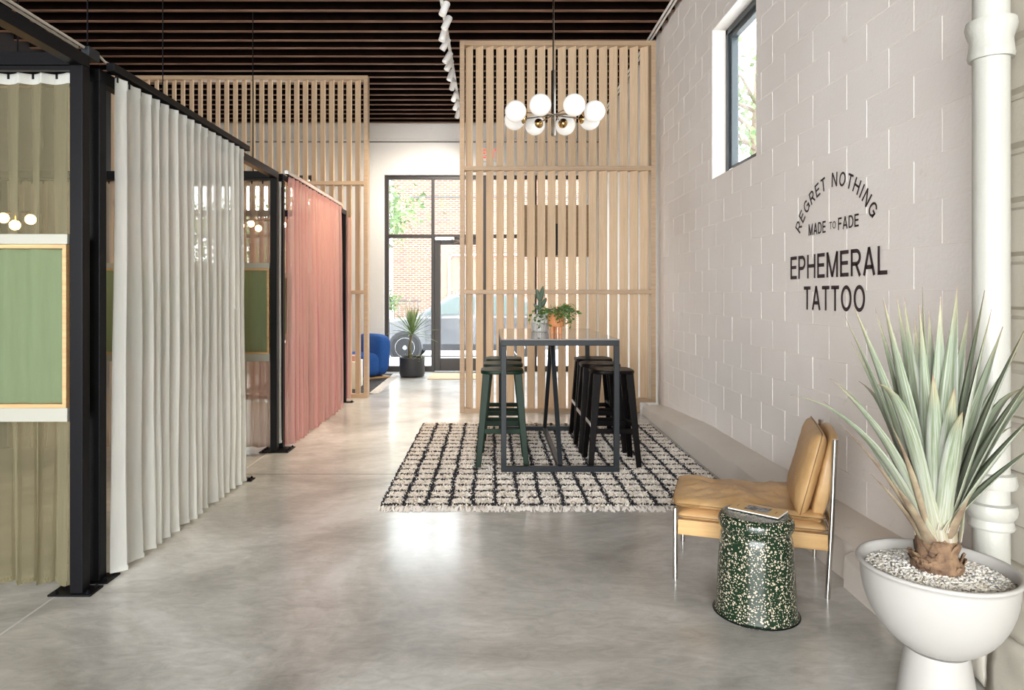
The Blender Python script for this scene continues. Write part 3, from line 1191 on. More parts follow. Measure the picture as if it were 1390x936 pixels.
def end_panel(t, Y, x0=BD + 0.06, x1=PX0 - 0.005):
    """the half-height infill at a booth's end: white bars, a plywood box and a green pane"""
    MB().box(x0, x1, Y - 0.02, Y + 0.03, 1.635, 1.683).build('cross_bar', 'bar_white', t, bevel=0.003)
    MB().box(x0, x1, Y - 0.02, Y + 0.03, 0.810, 0.875).build('cross_bar', 'bar_white', t, bevel=0.003)
    a, c, u, v = x0 + 0.01, x1 - 0.004, 0.875, 1.634
    b = MB()
    w = 0.018
    b.box(a, a + w, Y - 0.022, Y + 0.03, u, v).box(c - w, c, Y - 0.022, Y + 0.03, u, v)
    b.box(a + w, c - w, Y - 0.022, Y + 0.03, u, u + w).box(a + w, c - w, Y - 0.022, Y + 0.03, v - w, v)
    b.build('plywood_frame', 'plywood', t, bevel=0.001)
    b = MB()
    x0_, x1_ = a + w - 0.004, c - w + 0.004
    b.grid(lambda i, k: Vector((x0_ + (x1_ - x0_) * i / 150, Y + 0.010 + 0.012 * math.sin((x1_ - (x0_ + (x1_ - x0_) * i / 150)) * 38 + 0.9 * math.sin(i * 0.21)), u + w + (v - u - 2 * w) * k / 4)), 150, 4)
    b.build('green_cloth', 'green_panel', t, smooth='all', fix=False)


bA = booth('booth_frame', 'black steel booth frame nearest, with an olive end curtain', 0.35, 3.24, 2.532)
plate(bA, 3.165, 3.275)
end_panel(bA, 3.19)
bB = booth('booth_frame', 'black steel booth frame holding the long white curtain', 3.32, 6.12, 2.50)
plate(bB, 3.305, 3.425)
plate(bB, 6.045, 6.145, -2.06, -1.80)
end_panel(bB, 6.08)
MB().box(-1.915, -1.885, 5.14, 5.19, 0.009, 2.44).build('guide_post', 'table_metal', bB, bevel=0.002)
plate(bB, 5.12, 5.21, -1.93, -1.80)
b = MB().box(-1.885, -1.845, 3.34, 5.22, 2.497, 2.535)
b.build('curtain_track', 'black_metal', bB, bevel=0.002)
bC = booth('booth_frame', 'black steel booth frame holding the sheer pink curtain', 6.20, 8.93, 2.50, 0.012)
plate(bC, 6.16, 6.275, -2.06, -1.80)
plate(bC, 8.85, 8.945, -2.02, -1.80)
end_panel(bC, 8.89)
MB().box(-1.88, -1.84, 6.19, 8.45, 2.495, 2.53).build('curtain_track', 'chrome', bC, bevel=0.002)
# junction box, conduits above the nearest frame
cn = thing('cable_conduit', 'beige twin conduit running on top of the nearest booth frame', 'conduit', (0, 0, 0))
for dx in (0, 0.03):
    MB().tube([(-1.965 + dx, 0.35, 2.59), (-1.965 + dx, 1.8, 2.588), (-1.965 + dx, 3.24, 2.575)], 0.0065, 8).build('conduit', 'rug_backing', cn, smooth=True)
MB().box(-1.955, -1.915, 3.25, 3.34, 2.533, 2.585).build('junction_box', 'table_metal', cn, bevel=0.003)
MB().tube([(-1.93, 3.36, 2.575), (-1.925, 3.40, 2.56), (-1.91, 3.47, 2.555), (-1.895, 3.56, 2.545)], 0.006, 8).build('flex_tail', 'rug_backing', cn, smooth=True)
for yy, z0 in ((3.27, 2.60), (4.02, 2.50)):
    o = MB().tube([(-1.935, yy, z0), (-1.935, yy, 3.5), (-1.935, yy, JZ)], 0.0035, 6).build('hanger_cable', 'black_metal')
    tag(o, 'thin black hanger cable above the %s' % ('corner where two booths meet' if yy < 3.5 else 'white curtain'), 'cable')


# ------------------------------------------------------------------ curtains
def curtain(name, label, p0, p1, zt, zb, folds, amp, material, group=None, seed=0, hooks=True, header=None, flare=1.25, gather=1.0):
    p0, p1 = Vector((*p0, 0)), Vector((*p1, 0))
    d = p1 - p0
    L = d.length
    d.normalize()
    nrm = Vector((-d.y, d.x, 0))
    t = thing(name, label, 'curtain', (p0.x, p0.y, 0), group=group)
    NU, NV = folds * 14, 26
    rr = random.Random(seed)
    jit = [rr.uniform(-0.33, 0.33) for _ in range(folds + 3)]
    ampj = [rr.uniform(0.65, 1.25) for _ in range(folds + 3)]

    def P(u, v):
        s_ = u / NU
        h = v / NV              # 0 top, 1 bottom
        f = s_ * folds
        i = int(f)
        fr = f - i
        e = fr * fr * (3 - 2 * fr)
        jj = jit[i] * (1 - e) + jit[i + 1] * e
        aj = ampj[i] * (1 - e) + ampj[i + 1] * e
        ph = 2 * PI * (f + jj * (0.35 + 0.65 * h))
        a = amp * aj * (0.62 + (flare - 0.62) * h ** 0.8)
        off = a * (math.sin(ph) + 0.22 * math.sin(2 * ph + 1.1 + 2 * h))
        off += 0.016 * h * noise.noise(Vector((s_ * 9, h * 3, seed)))
        al = 0.35 * amp * aj * math.sin(2 * ph) * (0.5 + 0.5 * h) + 0.02 * h * noise.noise(Vector((s_ * 6, h * 2, seed + 5)))
        z = zt + (zb - zt) * h + 0.010 * h * noise.noise(Vector((s_ * 20, 0, seed)))
        return d * (s_ * L + al) + nrm * off + Vector((0, 0, z))
    b = MB()
    b.grid(P, NU, NV)
    cl = b.build('cloth', material, t, smooth='all', fix=False)
    # hem and heading: doubled cloth
    b = MB()
    b.grid(lambda u, v: P(u, 0) + nrm * -0.004 + Vector((0, 0, 0.004 - 0.05 * v)), NU, 1)
    b.build('heading', header or material, t, smooth='all', fix=False)
    b = MB()
    b.grid(lambda u, v: P(u, NV) + nrm * -0.004 + Vector((0, 0, 0.001 + 0.022 * v)), NU, 1)
    b.build('hem', material, t, smooth='all', fix=False)
    if hooks:
        for i in range(folds):
            q = P(int((i + 0.25) * 14), 0)
            MB().box(q.x - 0.006, q.x + 0.006, q.y - 0.006, q.y + 0.006, zt - 0.02, zt + 0.016).build('hook', 'black_metal', t)
    return t


curtain('sheer_curtain', 'long white sheer curtain hung in folds along the aisle', (-1.862, 3.39), (-1.862, 5.12), 2.478, 0.018, 16, 0.027, 'cloth_white', seed=2)
curtain('sheer_curtain', 'sheer pink curtain hung along the aisle by the far booth', (-1.855, 6.27), (-1.855, 8.32), 2.478, 0.022, 17, 0.034, 'cloth_pink', seed=5)
curtain('sheer_curtain', 'olive sheer curtain across the end of the nearest booth', (-4.36, 3.262), (-1.985, 3.262), 2.452, 0.025, 20, 0.022, 'cloth_olive', seed=8, header='cloth_white')
curtain('sheer_curtain', 'taupe sheer curtain across the end of the white curtained booth', (-4.36, 6.15), (-1.985, 6.15), 2.42, 0.03, 24, 0.020, 'cloth_taupe', seed=11)
curtain('sheer_curtain', 'salmon sheer curtain gathered just past the last black post', (-3.2, 9.02), (-1.86, 9.02), 2.42, 0.03, 14, 0.026, 'cloth_pink', seed=14)
# white curtain drawn back at the joint between two booths
curtain('sheer_curtain', 'narrow white curtain bunched between two black posts', (-1.945, 6.136), (-1.905, 6.19), 2.42, 0.06, 2, 0.012, 'cloth_white', seed=17, hooks=False)


# lamps inside the booths, seen glowing through the cloth
def booth_lamp(label, c, dxs):
    t = thing('globe_lamp', label, 'lamp', c)
    zt = JZ - c[2]
    MB().tube([(0, 0, 0.06), (0, 0, zt / 2), (0, 0, zt)], 0.006, 6).build('rod', 'black_metal', t)
    MB().tube([(min(dxs), 0, 0.06), (max(dxs), 0, 0.06)], 0.008, 8).build('arm', 'black_metal', t)
    for dx, dz in zip(dxs, (0.0, 0.02, -0.03, 0.01, -0.02)):
        MB().ball((dx, 0, dz), 0.035, 14, 8).build('bulb', 'warm_bulb', t, smooth='all')
        MB().tube([(dx, 0, dz + 0.03), (dx, 0, 0.062)], 0.007, 6).build('socket', 'brass', t)


booth_lamp('warm globe lamp glowing through the olive curtain', (-3.33, 4.8, 1.92), (-0.28, -0.10, -0.02, 0.09))
booth_lamp('warm globe lamp glowing through the taupe curtain', (-2.62, 7.5, 2.16), (-0.13, -0.02, 0.06, 0.33))

# ------------------------------------------------------------------ track light
tl = thing('track_light', 'white ceiling track with a row of small spotlights', 'track light', (-0.51, 0, 0))
MB().box(-0.018, 0.018, 5.4, 11.35, 4.40, 4.425).build('track', 'white_enamel', tl, bevel=0.003)
for yy in (6.0, 8.4, 10.9):
    MB().tube([(0, yy, 4.425), (0, yy, JZ)], 0.006, 6).build('drop_rod', 'white_enamel', tl)
rr = random.Random(4)
TY = [(at(603, yp, 1).z, yp) for yp in (12, 30, 48, 60, 78, 88, 102, 115, 131, 143, 155)]
for i, yp in enumerate((12, 31, 47, 60, 78, 88, 102, 115, 131, 143, 154)):
    Yh = 927 * (4.33 - EYE) / (400 - yp)
    side = (1 if i in (0, 1) else -1)
    ang = rr.uniform(16, 34)
    Mh = Matrix.Translation((side * 0.03, Yh, 4.33)) @ Matrix.Rotation(R(ang), 4, 'Y') @ Matrix.Rotation(R(rr.uniform(-14, 14) + (34 if i > 6 else 0)), 4, 'X')
    h = MB().lathe([(0.026, -0.075), (0.036, -0.075), (0.038, -0.07), (0.038, 0.06), (0.034, 0.075)], 16, M=Mh).build('spot_head', 'white_enamel', tl, smooth=True)
    MB().lathe([(0.030, -0.0752), (0.025, -0.070)], 12, M=Mh).build('lens', 'opal_glass', h)
    sl = bpy.data.lights.new('spot', 'SPOT')
    sl.energy = 70 if i > 6 else 85
    sl.color = (1.0, 0.93, 0.82) if i > 6 else (1.0, 0.82, 0.60)
    sl.spot_size = R(95)
    sl.spot_blend = 0.9
    sl.shadow_soft_size = 0.10
    lo2 = bpy.data.objects.new('spot', sl)
    lo2.matrix_world = Matrix.Translation((-0.51, 0, 0)) @ Mh @ Matrix.Translation((0, 0, -0.085))
    COL.objects.link(lo2)
    MB().bar((0, Yh, 4.40), (side * 0.03, Yh, 4.345), 0.016, 0.012).build('yoke', 'white_enamel', h)

# ------------------------------------------------------------------ chandelier
ch = thing('globe_chandelier', 'brass and nickel chandelier with eight white opal globes', 'chandelier', (0.555, 6.1, 3.0))
MB().tube([(0, 0, 0.40), (0, 0, 1.0), (0, 0, JZ - 3.0)], 0.009, 10).build('rod', 'nickel', ch, smooth=True)
MB().lathe([(0.012, -0.185), (0.021, -0.18), (0.021, 0.40), (0.012, 0.405)], 20).build('stem', 'nickel', ch, smooth=True)
MB().lathe([(0.06, JZ - 3.03), (0.06, JZ - 3.005), (0.02, JZ - 3.0)], 20).build('canopy', 'nickel', ch, smooth=True)
for i in range(8):
    a = R(22.5 + 45 * i)
    dz = -0.02 if math.sin(a) > 0 else 0.0
    dz = 0
    e = Vector((math.cos(a), math.sin(a), 0))
    arm = MB().tube([e * 0.015 + Vector((0, 0, 0.005)), e * 0.275 + Vector((0, 0, dz))], 0.006, 8).build('arm', 'nickel', ch, smooth=True)
    c = e * 0.372 + Vector((0, 0, dz))
    g = MB()
    g.ball(c, 0.094, 28, 18)
    g.build('globe', 'opal_glass', ch, smooth='all')
    q = Matrix.Translation(e * 0.272 + Vector((0, 0, dz))) @ Matrix.Rotation(a, 4, 'Z') @ Matrix.Rotation(R(90), 4, 'Y')
    MB().lathe([(0.012, -0.012), (0.034, 0.0), (0.046, 0.018), (0.050, 0.030)], 18, M=q).build('cup', 'brass', ch, smooth=True)

# ------------------------------------------------------------------ bar table
tb = thing('bar_table', 'tall black steel framed bar table on the checked rug', 'table', (0.535, 6.125, 0.0255))
TW, TL, TH, w = 0.92, 1.66, 1.022, 0.042
for sy in (-1, 1):
    y_ = sy * (TL / 2 - w / 2)
    for sx in (-1, 1):
        x_ = sx * (TW / 2 - w / 2)
        MB().box(x_ - w / 2, x_ + w / 2, y_ - w / 2, y_ + w / 2, w, TH - w).build('leg', 'table_metal', tb, bevel=0.003)
    MB().box(-TW / 2, TW / 2, y_ - w / 2, y_ + w / 2, 0, w).build('foot_rail', 'table_metal', tb, bevel=0.003)
    MB().box(-TW / 2, TW / 2, y_ - w / 2, y_ + w / 2, TH - w, TH).build('apron', 'table_metal', tb, bevel=0.003)
    MB().bar((-0.02 + 0.025, sy * (TL / 2 - w - 0.01), w + 0.002), (-0.02 + 0.025, sy * 0.045, TH - w), 0.036, 0.034, up=(0, 1, 0)).build('brace', 'table_metal', tb, bevel=0.003)
for sx in (-1, 1):
    x_ = sx * (TW / 2 - w / 2)
    MB().box(x_ - w / 2, x_ + w / 2, -TL / 2 + w, TL / 2 - w, TH - w, TH).build('apron', 'table_metal', tb, bevel=0.003)
MB().box(-0.015, 0.025, -TL / 2 + w, TL / 2 - w, 0.0, 0.035).build('floor_bar', 'table_metal', tb, bevel=0.003)
MB().box(-TW / 2, TW / 2, -TL / 2, TL / 2, TH + 0.0005, TH + 0.010).build('tabletop', 'table_top', tb, bevel=0.002)
TZ = 0.0255 + TH + 0.0105


# ------------------------------------------------------------------ bar stools
def stool(name, label, paint, group):
    t = thing(name, label, 'stool', (0, 0, 0), group=group)
    H = 0.768
    # seat: rounded square with a grip hole, dished
    pts = rounded_rect(0.345, 0.335, 0.10, 7)
    n = len(pts)
    hole = [(0.030 * math.cos(2 * PI * k / n), 0.016 * math.sin(2 * PI * k / n)) for k in range(n)]
    b = MB()
    rings = []
    for f_, z in ((1.0, H - 0.030), (1.02, H - 0.018), (1.0, H - 0.004), (0.94, H), (0.55, H - 0.007)):
        rings.append([(x * f_, y_ * f_, z) for x, y_ in pts])
    a0 = math.atan2(pts[0][1], pts[0][0])
    ho = []
    for (x, y_) in pts:
        a = math.atan2(y_, x)
        ho.append((0.032 * math.cos(a), 0.015 * math.sin(a)))
    rings.append([(x, y_, H - 0.009) for x, y_ in ho])
    rings.append([(x, y_, H - 0.030) for x, y_ in ho])
    vs = [p for r_ in rings for p in r_]
    fs = []
    m = len(rings)
    for i in range(m):
        i2 = (i + 1) % m
        for k in range(n):
            k2 = (k + 1) % n
            fs.append((i * n + k, i * n + k2, i2 * n + k2, i2 * n + k))
    b.add(vs, fs)
    b.build('seat', paint, t, smooth=True)
    tops, foots = {}, {}
    for sx in (-1, 1):
        for sy in (-1, 1):
            tp = Vector((sx * 0.128, sy * 0.122, H - 0.028))
            ft = Vector((sx * 0.192, sy * 0.182, 0.0))
            tops[sx, sy], foots[sx, sy] = tp, ft
            b = MB()
            # L-section leg, tapered
            up = Vector((0, 1, 0))
            b.bar(tp, ft, 0.062, 0.022, up=(0, 1, 0), w2=0.042, h2=0.018)
            off = Vector((sx * 0.020, -sy * 0.022, 0))
            b.bar(tp + off, ft + off * 0.6, 0.018, 0.052, up=(0, 1, 0), w2=0.014, h2=0.032)
            b.build('leg', paint, t, bevel=0.004)

    def onleg(sx, sy, z):
        tp, ft = tops[sx, sy], foots[sx, sy]
        return tp.lerp(ft, (tp.z - z) / (tp.z - ft.z))
    for sy in (-1, 1):
        z = 0.285
        MB().bar(onleg(-1, sy, z), onleg(1, sy, z), 0.016, 0.040).build('rung', paint, t, bevel=0.004)
    for sx in (-1, 1):
        z = 0.325
        a, c = onleg(sx, -1, z), onleg(sx, 1, z)
        rg = MB().bar(a, c, 0.040, 0.030).build('rung', paint, t, bevel=0.006)
        o_ = Vector((sx * 0.022, 0, 0.006))
        MB().bar(a + o_ + Vector((0, .02, 0)), c + o_ - Vector((0, .02, 0)), 0.010, 0.030).build('wear_plate', 'foot_plate', rg, bevel=0.003)
    return t


RZ = 0.0255
gs = stool('bar_stool', 'green bar stool at the bar table, nearest of the three green ones', 'green_paint', 'green bar stools')
gs.location = (0.088, 5.62, RZ)
copy_thing(gs, (0.105, 6.12, RZ), None, 'green bar stool, middle one of the three green ones')
copy_thing(gs, (0.12, 6.62, RZ), None, 'green bar stool, farthest of the three green ones, by the slat screen')
ks = stool('bar_stool', 'black bar stool at the bar table, nearest of the three black ones', 'black_paint', 'black bar stools')
ks.location = (0.985, 5.62, RZ)
copy_thing(ks, (0.97, 6.12, RZ), None, 'black bar stool, middle one of the three black ones')
copy_thing(ks, (0.985, 6.62, RZ), None, 'black bar stool, farthest of the three black ones, by the slat screen')

# ------------------------------------------------------------------ rug
RX0, RX1, RY0, RY1 = -0.735, 1.695, 4.50, 7.38
rg = thing('shag_rug', 'cream shag rug with a black grid, under the bar table', 'rug', ((RX0 + RX1) / 2, (RY0 + RY1) / 2, 0))
cx_, cy_ = rg.location.x, rg.location.y
MB().box(RX0 - cx_, RX1 - cx_, RY0 - cy_, RY1 - cy_, 0.0, 0.008).build('backing', 'rug_backing', rg)
CELL = 0.1525


def tufts(n):
    X = rng.uniform(RX0, RX1, n)
    Y = rng.uniform(RY0, RY1, n)
    wob = 0.003 * np.sin(Y * 9 + np.floor((X - RX0 + CELL / 2) / CELL) * 2.1) + 0.003 * np.sin(Y * 31 + np.floor((X - RX0 + CELL / 2) / CELL) * 5.3) + rng.normal(0, 0.0045, n)
    wob2 = 0.004 * np.sin(X * 6 + np.floor((Y - RY0) / CELL) * 1.7) + rng.normal(0, 0.004, n)
    gx = np.abs(((X - RX0 + wob + CELL / 2) % CELL) - CELL / 2)
    gy = np.abs(((Y - RY0 + wob2 + CELL / 2 - 0.02) % CELL) - CELL / 2)
    dark = (gx < 0.0125) | ((gy < 0.0115) & (rng.random(n) < 0.95))
    col = np.empty((n, 4), np.float32)
    sh = rng.uniform(0.82, 1.08, n)
    for k_, c_ in enumerate((0.84, 0.775, 0.695)):
        col[:, k_] = c_ * sh
    brown = rng.random(n) < 0.05
    col[brown, :3] *= np.array([0.72, 0.62, 0.55])
    dk = np.array([0.018, 0.018, 0.024])
    col[dark, :3] = dk * rng.uniform(0.7, 1.6, (dark.sum(), 1))
    col[:, 3] = 1
    th = rng.uniform(0, 2 * PI, n)
    lean = rng.uniform(0.004, 0.014, n)
    la = rng.uniform(0, 2 * PI, n)
    hgt = np.where(dark, rng.uniform(0.013, 0.018, n), rng.uniform(0.009, 0.017, n))
    wd = rng.uniform(0.0035, 0.0065, n)
    base = np.stack([X - cx_, Y - cy_, np.full(n, 0.006)], 1)
    side = np.stack([np.cos(th), np.sin(th), np.zeros(n)], 1) * wd[:, None]
    tip = base + np.stack([np.cos(la) * lean, np.sin(la) * lean, hgt], 1)
    midp = base * 0.45 + tip * 0.55 + np.array([0, 0, 0.002])
    V = np.stack([base - side, base + side, midp + side * 1.1, midp - side * 1.1, tip], 1).reshape(-1, 3)
    i0 = np.arange(n) * 5
    quad = np.stack([i0, i0 + 1, i0 + 2, i0 + 3], 1)
    tri = np.stack([i0 + 3, i0 + 2, i0 + 4], 1)
    return V, quad, tri, np.repeat(col, 5, 0)


def raw_mesh(name, V, quads, tris, col, material):
    me = bpy.data.meshes.new(name)
    nq, nt_ = len(quads), len(tris)
    me.vertices.add(len(V))
    me.vertices.foreach_set('co', V.astype(np.float32).ravel())
    me.loops.add(nq * 4 + nt_ * 3)
    me.loops.foreach_set('vertex_index', np.concatenate([quads.ravel(), tris.ravel()]).astype(np.int32))
    me.polygons.add(nq + nt_)
    ls = np.concatenate([np.arange(nq) * 4, nq * 4 + np.arange(nt_) * 3]).astype(np.int32)
    me.polygons.foreach_set('loop_start', ls)
    if col is not None:
        a = me.color_attributes.new('tint', 'FLOAT_COLOR', 'POINT')
        a.data.foreach_set('color', col.ravel())
    me.materials.append(MATS[material])
    me.update(calc_edges=True)
    me.validate()
    return me


V, q_, t_, c_ = tufts(90000)
o = link('pile', raw_mesh('pile', V, q_, t_, c_, 'rug_pile'), rg)
o['kind'] = 'stuff'
b = MB()
rr = random.Random(12)
for (ya, sg) in ((RY0 - cy_, -1), (RY1 - cy_, 1)):
    for i in range(520 if sg < 0 else 260):
        x = rr.uniform(RX0 - cx_, RX1 - cx_)
        l_ = rr.uniform(0.05, 0.11)
        dx = rr.uniform(-0.035, 0.035)
        p0 = Vector((x, ya, 0.008))
        p1 = Vector((x + dx * 0.5, ya + sg * l_ * 0.5, rr.uniform(0.006, 0.022)))
        p2 = Vector((x + dx, ya + sg * l_, 0.002))
        s_ = Vector((rr.uniform(0.002, 0.0045), 0, 0))
        b.add([p0 - s_, p0 + s_, p1 + s_, p1 - s_, p2 + s_ * 1.6, p2 - s_ * 1.6], [(0, 1, 2, 3), (3, 2, 4, 5)])
o = b.build('fringe', 'fringe_white', rg, fix=False)
o['kind'] = 'stuff'

# ------------------------------------------------------------------ plants on the table
tp = thing('trailing_plant', 'leafy trailing plant in a terracotta footed pot on the bar table', 'plant', (0.575, 6.08, TZ))
MB().lathe([(0.03, 0.058), (0.064, 0.060), (0.072, 0.070), (0.074, 0.09), (0.074, 0.185), (0.070, 0.187), (0.067, 0.17)], 30).build('pot', 'terracotta', tp, smooth=True)
for k in range(3):
    a = R(-90 + 60 + 120 * k)
    MB().lathe([(0.013, 0), (0.015, 0.06)], 12, (0.042 * math.cos(a), 0.042 * math.sin(a), 0)).build('foot', 'terracotta', tp, smooth=True)
MB().lathe([(0.066, 0.165), (0.066, 0.17)], 20).build('soil', 'soil', tp)
rr = random.Random(21)
stems, lv = MB(), MB()
lf = MB()
lf.add([(0, 0, 0), (0.011, 0.010, 0.002), (0.013, 0.019, 0), (0, 0.031, -0.003), (-0.013, 0.019, 0), (-0.011, 0.010, 0.002), (0, 0.015, -0.003)],
       [(0, 1, 6), (1, 2, 6), (2, 3, 6), (3, 4, 6), (4, 5, 6), (5, 0, 6)])
leaf_me = lf.mesh('leaf', 'vine_leaf', fix=False)
nl = 0
for i in range(58):
    a = rr.uniform(0, 2 * PI)
    ln = rr.uniform(0.12, 0.30)
    rise = rr.uniform(0.01, 0.10)
    out = rr.uniform(0.07, 0.17)
    if rr.random() < 0.30 and math.cos(a) < 0.3:
        out *= 1.25
        ln *= 1.2
    p0 = Vector((0.04 * math.cos(a), 0.04 * math.sin(a), 0.17))
    drop = max(0, ln - out * 0.8) * 1.0
    pts = []
    for k in range(8):
        t = k / 7
        rr_ = 0.04 + (out) * (1 - (1 - t) ** 1.7)
        z = 0.17 + rise * math.sin(min(1, t * 1.7) * PI * 0.62) - drop * max(0, t - 0.35) ** 1.6 * 1.6
        pts.append(Vector((rr_ * math.cos(a + 0.25 * t), rr_ * math.sin(a + 0.25 * t), z)))
    stems.tube(pts, 0.0015, 4, False)
    for k in range(2, 8):
        for s_ in (-1, 1):
            if nl >= 298 or rr.random() < 0.10:
                continue
            o = link('leaf', leaf_me, tp, pts[k])
            o.rotation_euler = (rr.uniform(-0.9, 0.5), rr.uniform(-0.5, 0.5), a - PI / 2 + s_ * rr.uniform(0.5, 1.3))
            f_ = rr.uniform(0.8, 1.25)
            o.scale = (f_, f_, f_)
            nl += 1
stems.build('stems', 'vine_stem', tp, fix=False)['kind'] = 'stuff'

cc = thing('potted_cactus', 'small branching cactus in a ribbed white pot on the bar table', 'cactus', (0.455, 6.4, TZ))
prof = [(0.062, 0.0), (0.070, 0.004), (0.073, 0.02), (0.075, 0.082), (0.0752, 0.086), (0.073, 0.155), (0.070, 0.160), (0.066, 0.15)]
MB().lathe(prof, 48).build('pot', 'ribbed_white', cc, smooth=True)
for k in range(30):
    a = 2 * PI * k / 30
    MB().bar((0.0735 * math.cos(a), 0.0735 * math.sin(a), 0.006), (0.0785 * math.cos(a), 0.0785 * math.sin(a), 0.084), 0.0045, 0.012, up=(math.cos(a), math.sin(a), 0)).build('rib', 'rib_grey', cc)
MB().lathe([(0.067, 0.148), (0.067, 0.152)], 20).build('soil', 'soil', cc)


def pad(a_, b__, r_):
    a_, b__ = Vector(a_), Vector(b__)
    pts, rd = [], []
    for k in range(9):
        t = k / 8
        pts.append(a_.lerp(b__, t))
        rd.append(max(0.0008, r_ * (math.sin(PI * min(1, 0.12 + 0.88 * t)) ** 0.6 if t < 1 else 0.1)))
    return MB().tube(pts, rd, 10).build('pad', 'cactus_green', cc, smooth='all')


MB().tube([(0.002, 0, 0.14), (-0.002, 0, 0.20), (0.0, 0, 0.26), (0.002, 0, 0.31)], [0.018, 0.019, 0.018, 0.012], 10).build('stem', 'cactus_green', cc, smooth='all')
pad((0.0, 0, 0.285), (-0.035, 0, 0.40), 0.023)
pad((0.005, 0, 0.285), (0.030, 0, 0.425), 0.024)
pad((0.010, 0, 0.225), (0.062, 0, 0.315), 0.021)
pad((-0.008, 0, 0.20), (-0.058, 0, 0.26), 0.016)

# ------------------------------------------------------------------ lounge chair
lc = thing('lounge_chair', 'low tan leather lounge chair with wooden rails and chrome legs', 'chair', (1.33, 3.515, 0), R(-19.5))
# local x: front (-) to back (+); local y: near (-) to far (+)
XF, XB, YH = -0.35, 0.35, 0.27
for sy in (-1, 1):
    MB().lathe([(0.0125, 0.0), (0.0125, 0.345), (0.010, 0.349)], 16, (XF, sy * YH, 0)).build('front_leg', 'chrome', lc, smooth=True)
    MB().tube([(XB - 0.02, sy * YH, 0.0), (XB - 0.005, sy * YH, 0.30), (XB + 0.012, sy * YH, 0.735)], 0.0125, 16).build('rear_leg', 'chrome', lc, smooth=True)
    MB().box(XF + 0.012, XB - 0.018, sy * YH - 0.013, sy * YH + 0.013, 0.222, 0.296).build('side_rail', 'chair_wood', lc, bevel=0.004)
for x, z in ((XF + 0.03, 0.25), (XB - 0.004, 0.36)):
    MB().tube([(x, -YH, z), (x, YH, z)], 0.010, 12).build('cross_tube', 'chrome', lc, smooth=True)
MB().box(XB - 0.012, XB + 0.0, -YH, YH, 0.33, 0.365).build('back_bar', 'chrome', lc, bevel=0.002)


def cushion(name, sx, sy, sz, M, parent, e=0.28, crown=0.35, wr=0.010, seed=0, n=22, piping=True):
    """a stuffed cushion: rounded box, sides pinched at the seam, top and bottom crowned"""
    bm = bmesh.new()
    bmesh.ops.create_cube(bm, size=2)
    bmesh.ops.subdivide_edges(bm, edges=bm.edges[:], cuts=n, use_grid_fill=True)
    for v in bm.verts:
        p = v.co.copy()
        ax, ay = abs(p.x), abs(p.y)
        # thickness falls to the edge
        ed = (1 - ax ** 5) * (1 - ay ** 5)
        th = (0.56 + 0.44 * ed ** 0.5) * (1 + crown * 0.25 * (1 - p.x * p.x) * (1 - p.y * p.y))
        k_ = 1 - 0.07 * (abs(p.z) ** 2)
        rc = 1 - 0.045 * (ax * ay) ** 4
        x_, y_, z_ = p.x * sx / 2 * k_ * rc, p.y * sy / 2 * k_ * rc, p.z * sz / 2 * th
        q = Vector((x_ * 7, y_ * 3.2, seed))
        nz = noise.noise(q) * wr + abs(noise.noise(Vector((x_ * 4 + y_ * 9, y_ * 5 - x_ * 12, seed + 3)))) * -wr * 0.9
        z_ += nz * (1 if p.z > 0 else 0.3) * (0.4 + 0.6 * ed)
        v.co = M @ Vector((x_, y_, z_))
    me = bpy.data.meshes.new(name)
    bm.to_mesh(me)
    bm.free()
    me.materials.append(MATS['leather'])
    me.polygons.foreach_set('use_smooth', [True] * len(me.polygons))
    o = link(name, me, parent)
    if piping:
        pts = [M @ Vector((x * 0.998, y_ * 0.998, 0)) for x, y_ in rounded_rect(sx, sy, 0.025, 4)]
        MB().tube(pts + [pts[0]], 0.0022, 6, False).build('seam', 'seam', o, smooth='all')
    return o


T = Matrix.Translation
RYm = lambda a: Matrix.Rotation(R(a), 4, 'Y')
cushion('seat_base', 0.69, 0.53, 0.072, T((-0.005, 0, 0.309)), lc, wr=0.004, seed=1)
cushion('seat_cushion', 0.70, 0.535, 0.062, T((-0.02, 0, 0.366)) @ RYm(0.5), lc, wr=0.034, seed=2, crown=0.8)
cushion('back_base', 0.060, 0.50, 0.45, T((0.325, 0, 0.512)) @ RYm(12), lc, wr=0.004, seed=5, piping=False)
cushion('back_cushion', 0.41, 0.52, 0.085, T((0.262, 0, 0.555)) @ RYm(14 - 90), lc, wr=0.012, seed=6, crown=0.8)

# ------------------------------------------------------------------ green speckled side stool and booklet
ss = thing('side_stool', 'dark green enamel drum stool with cream speckles, beside the lounge chair', 'stool', (1.17, 3.02, 0))
prof = [(0.150, 0.0), (0.178, 0.0), (0.181, 0.004), (0.178, 0.009), (0.172, 0.012), (0.169, 0.03), (0.164, 0.12), (0.157, 0.25), (0.151, 0.335),
        (0.146, 0.352), (0.144, 0.358), (0.145, 0.364), (0.152, 0.374), (0.158, 0.388), (0.159, 0.402), (0.156, 0.418), (0.149, 0.430), (0.138, 0.436), (0.126, 0.436), (0.110, 0.433)]
MB().lathe(prof, 64).build('drum', 'speckled_enamel', ss, smooth=True)
MB().lathe([(0.1785, 0.0015), (0.1835, 0.004), (0.1785, 0.0085)], 64).build('rim', 'black_metal', ss, smooth='all')
bk = thing('booklet', 'tan booklet with a grey photo on its cover, on the speckled stool', 'book', (1.192, 3.055, 0.4366), R(-41))
MB().box(-0.110, 0.110, -0.062, 0.062, 0.0, 0.0050).build('pages', 'paper', bk)
MB().box(-0.1115, 0.1085, -0.0632, 0.0632, 0.0051, 0.0062).build('cover', 'cover_tan', bk)
MB().box(-0.050, 0.052, -0.036, 0.034, 0.0063, 0.0067).build('cover_photo', 'cover_photo', bk)
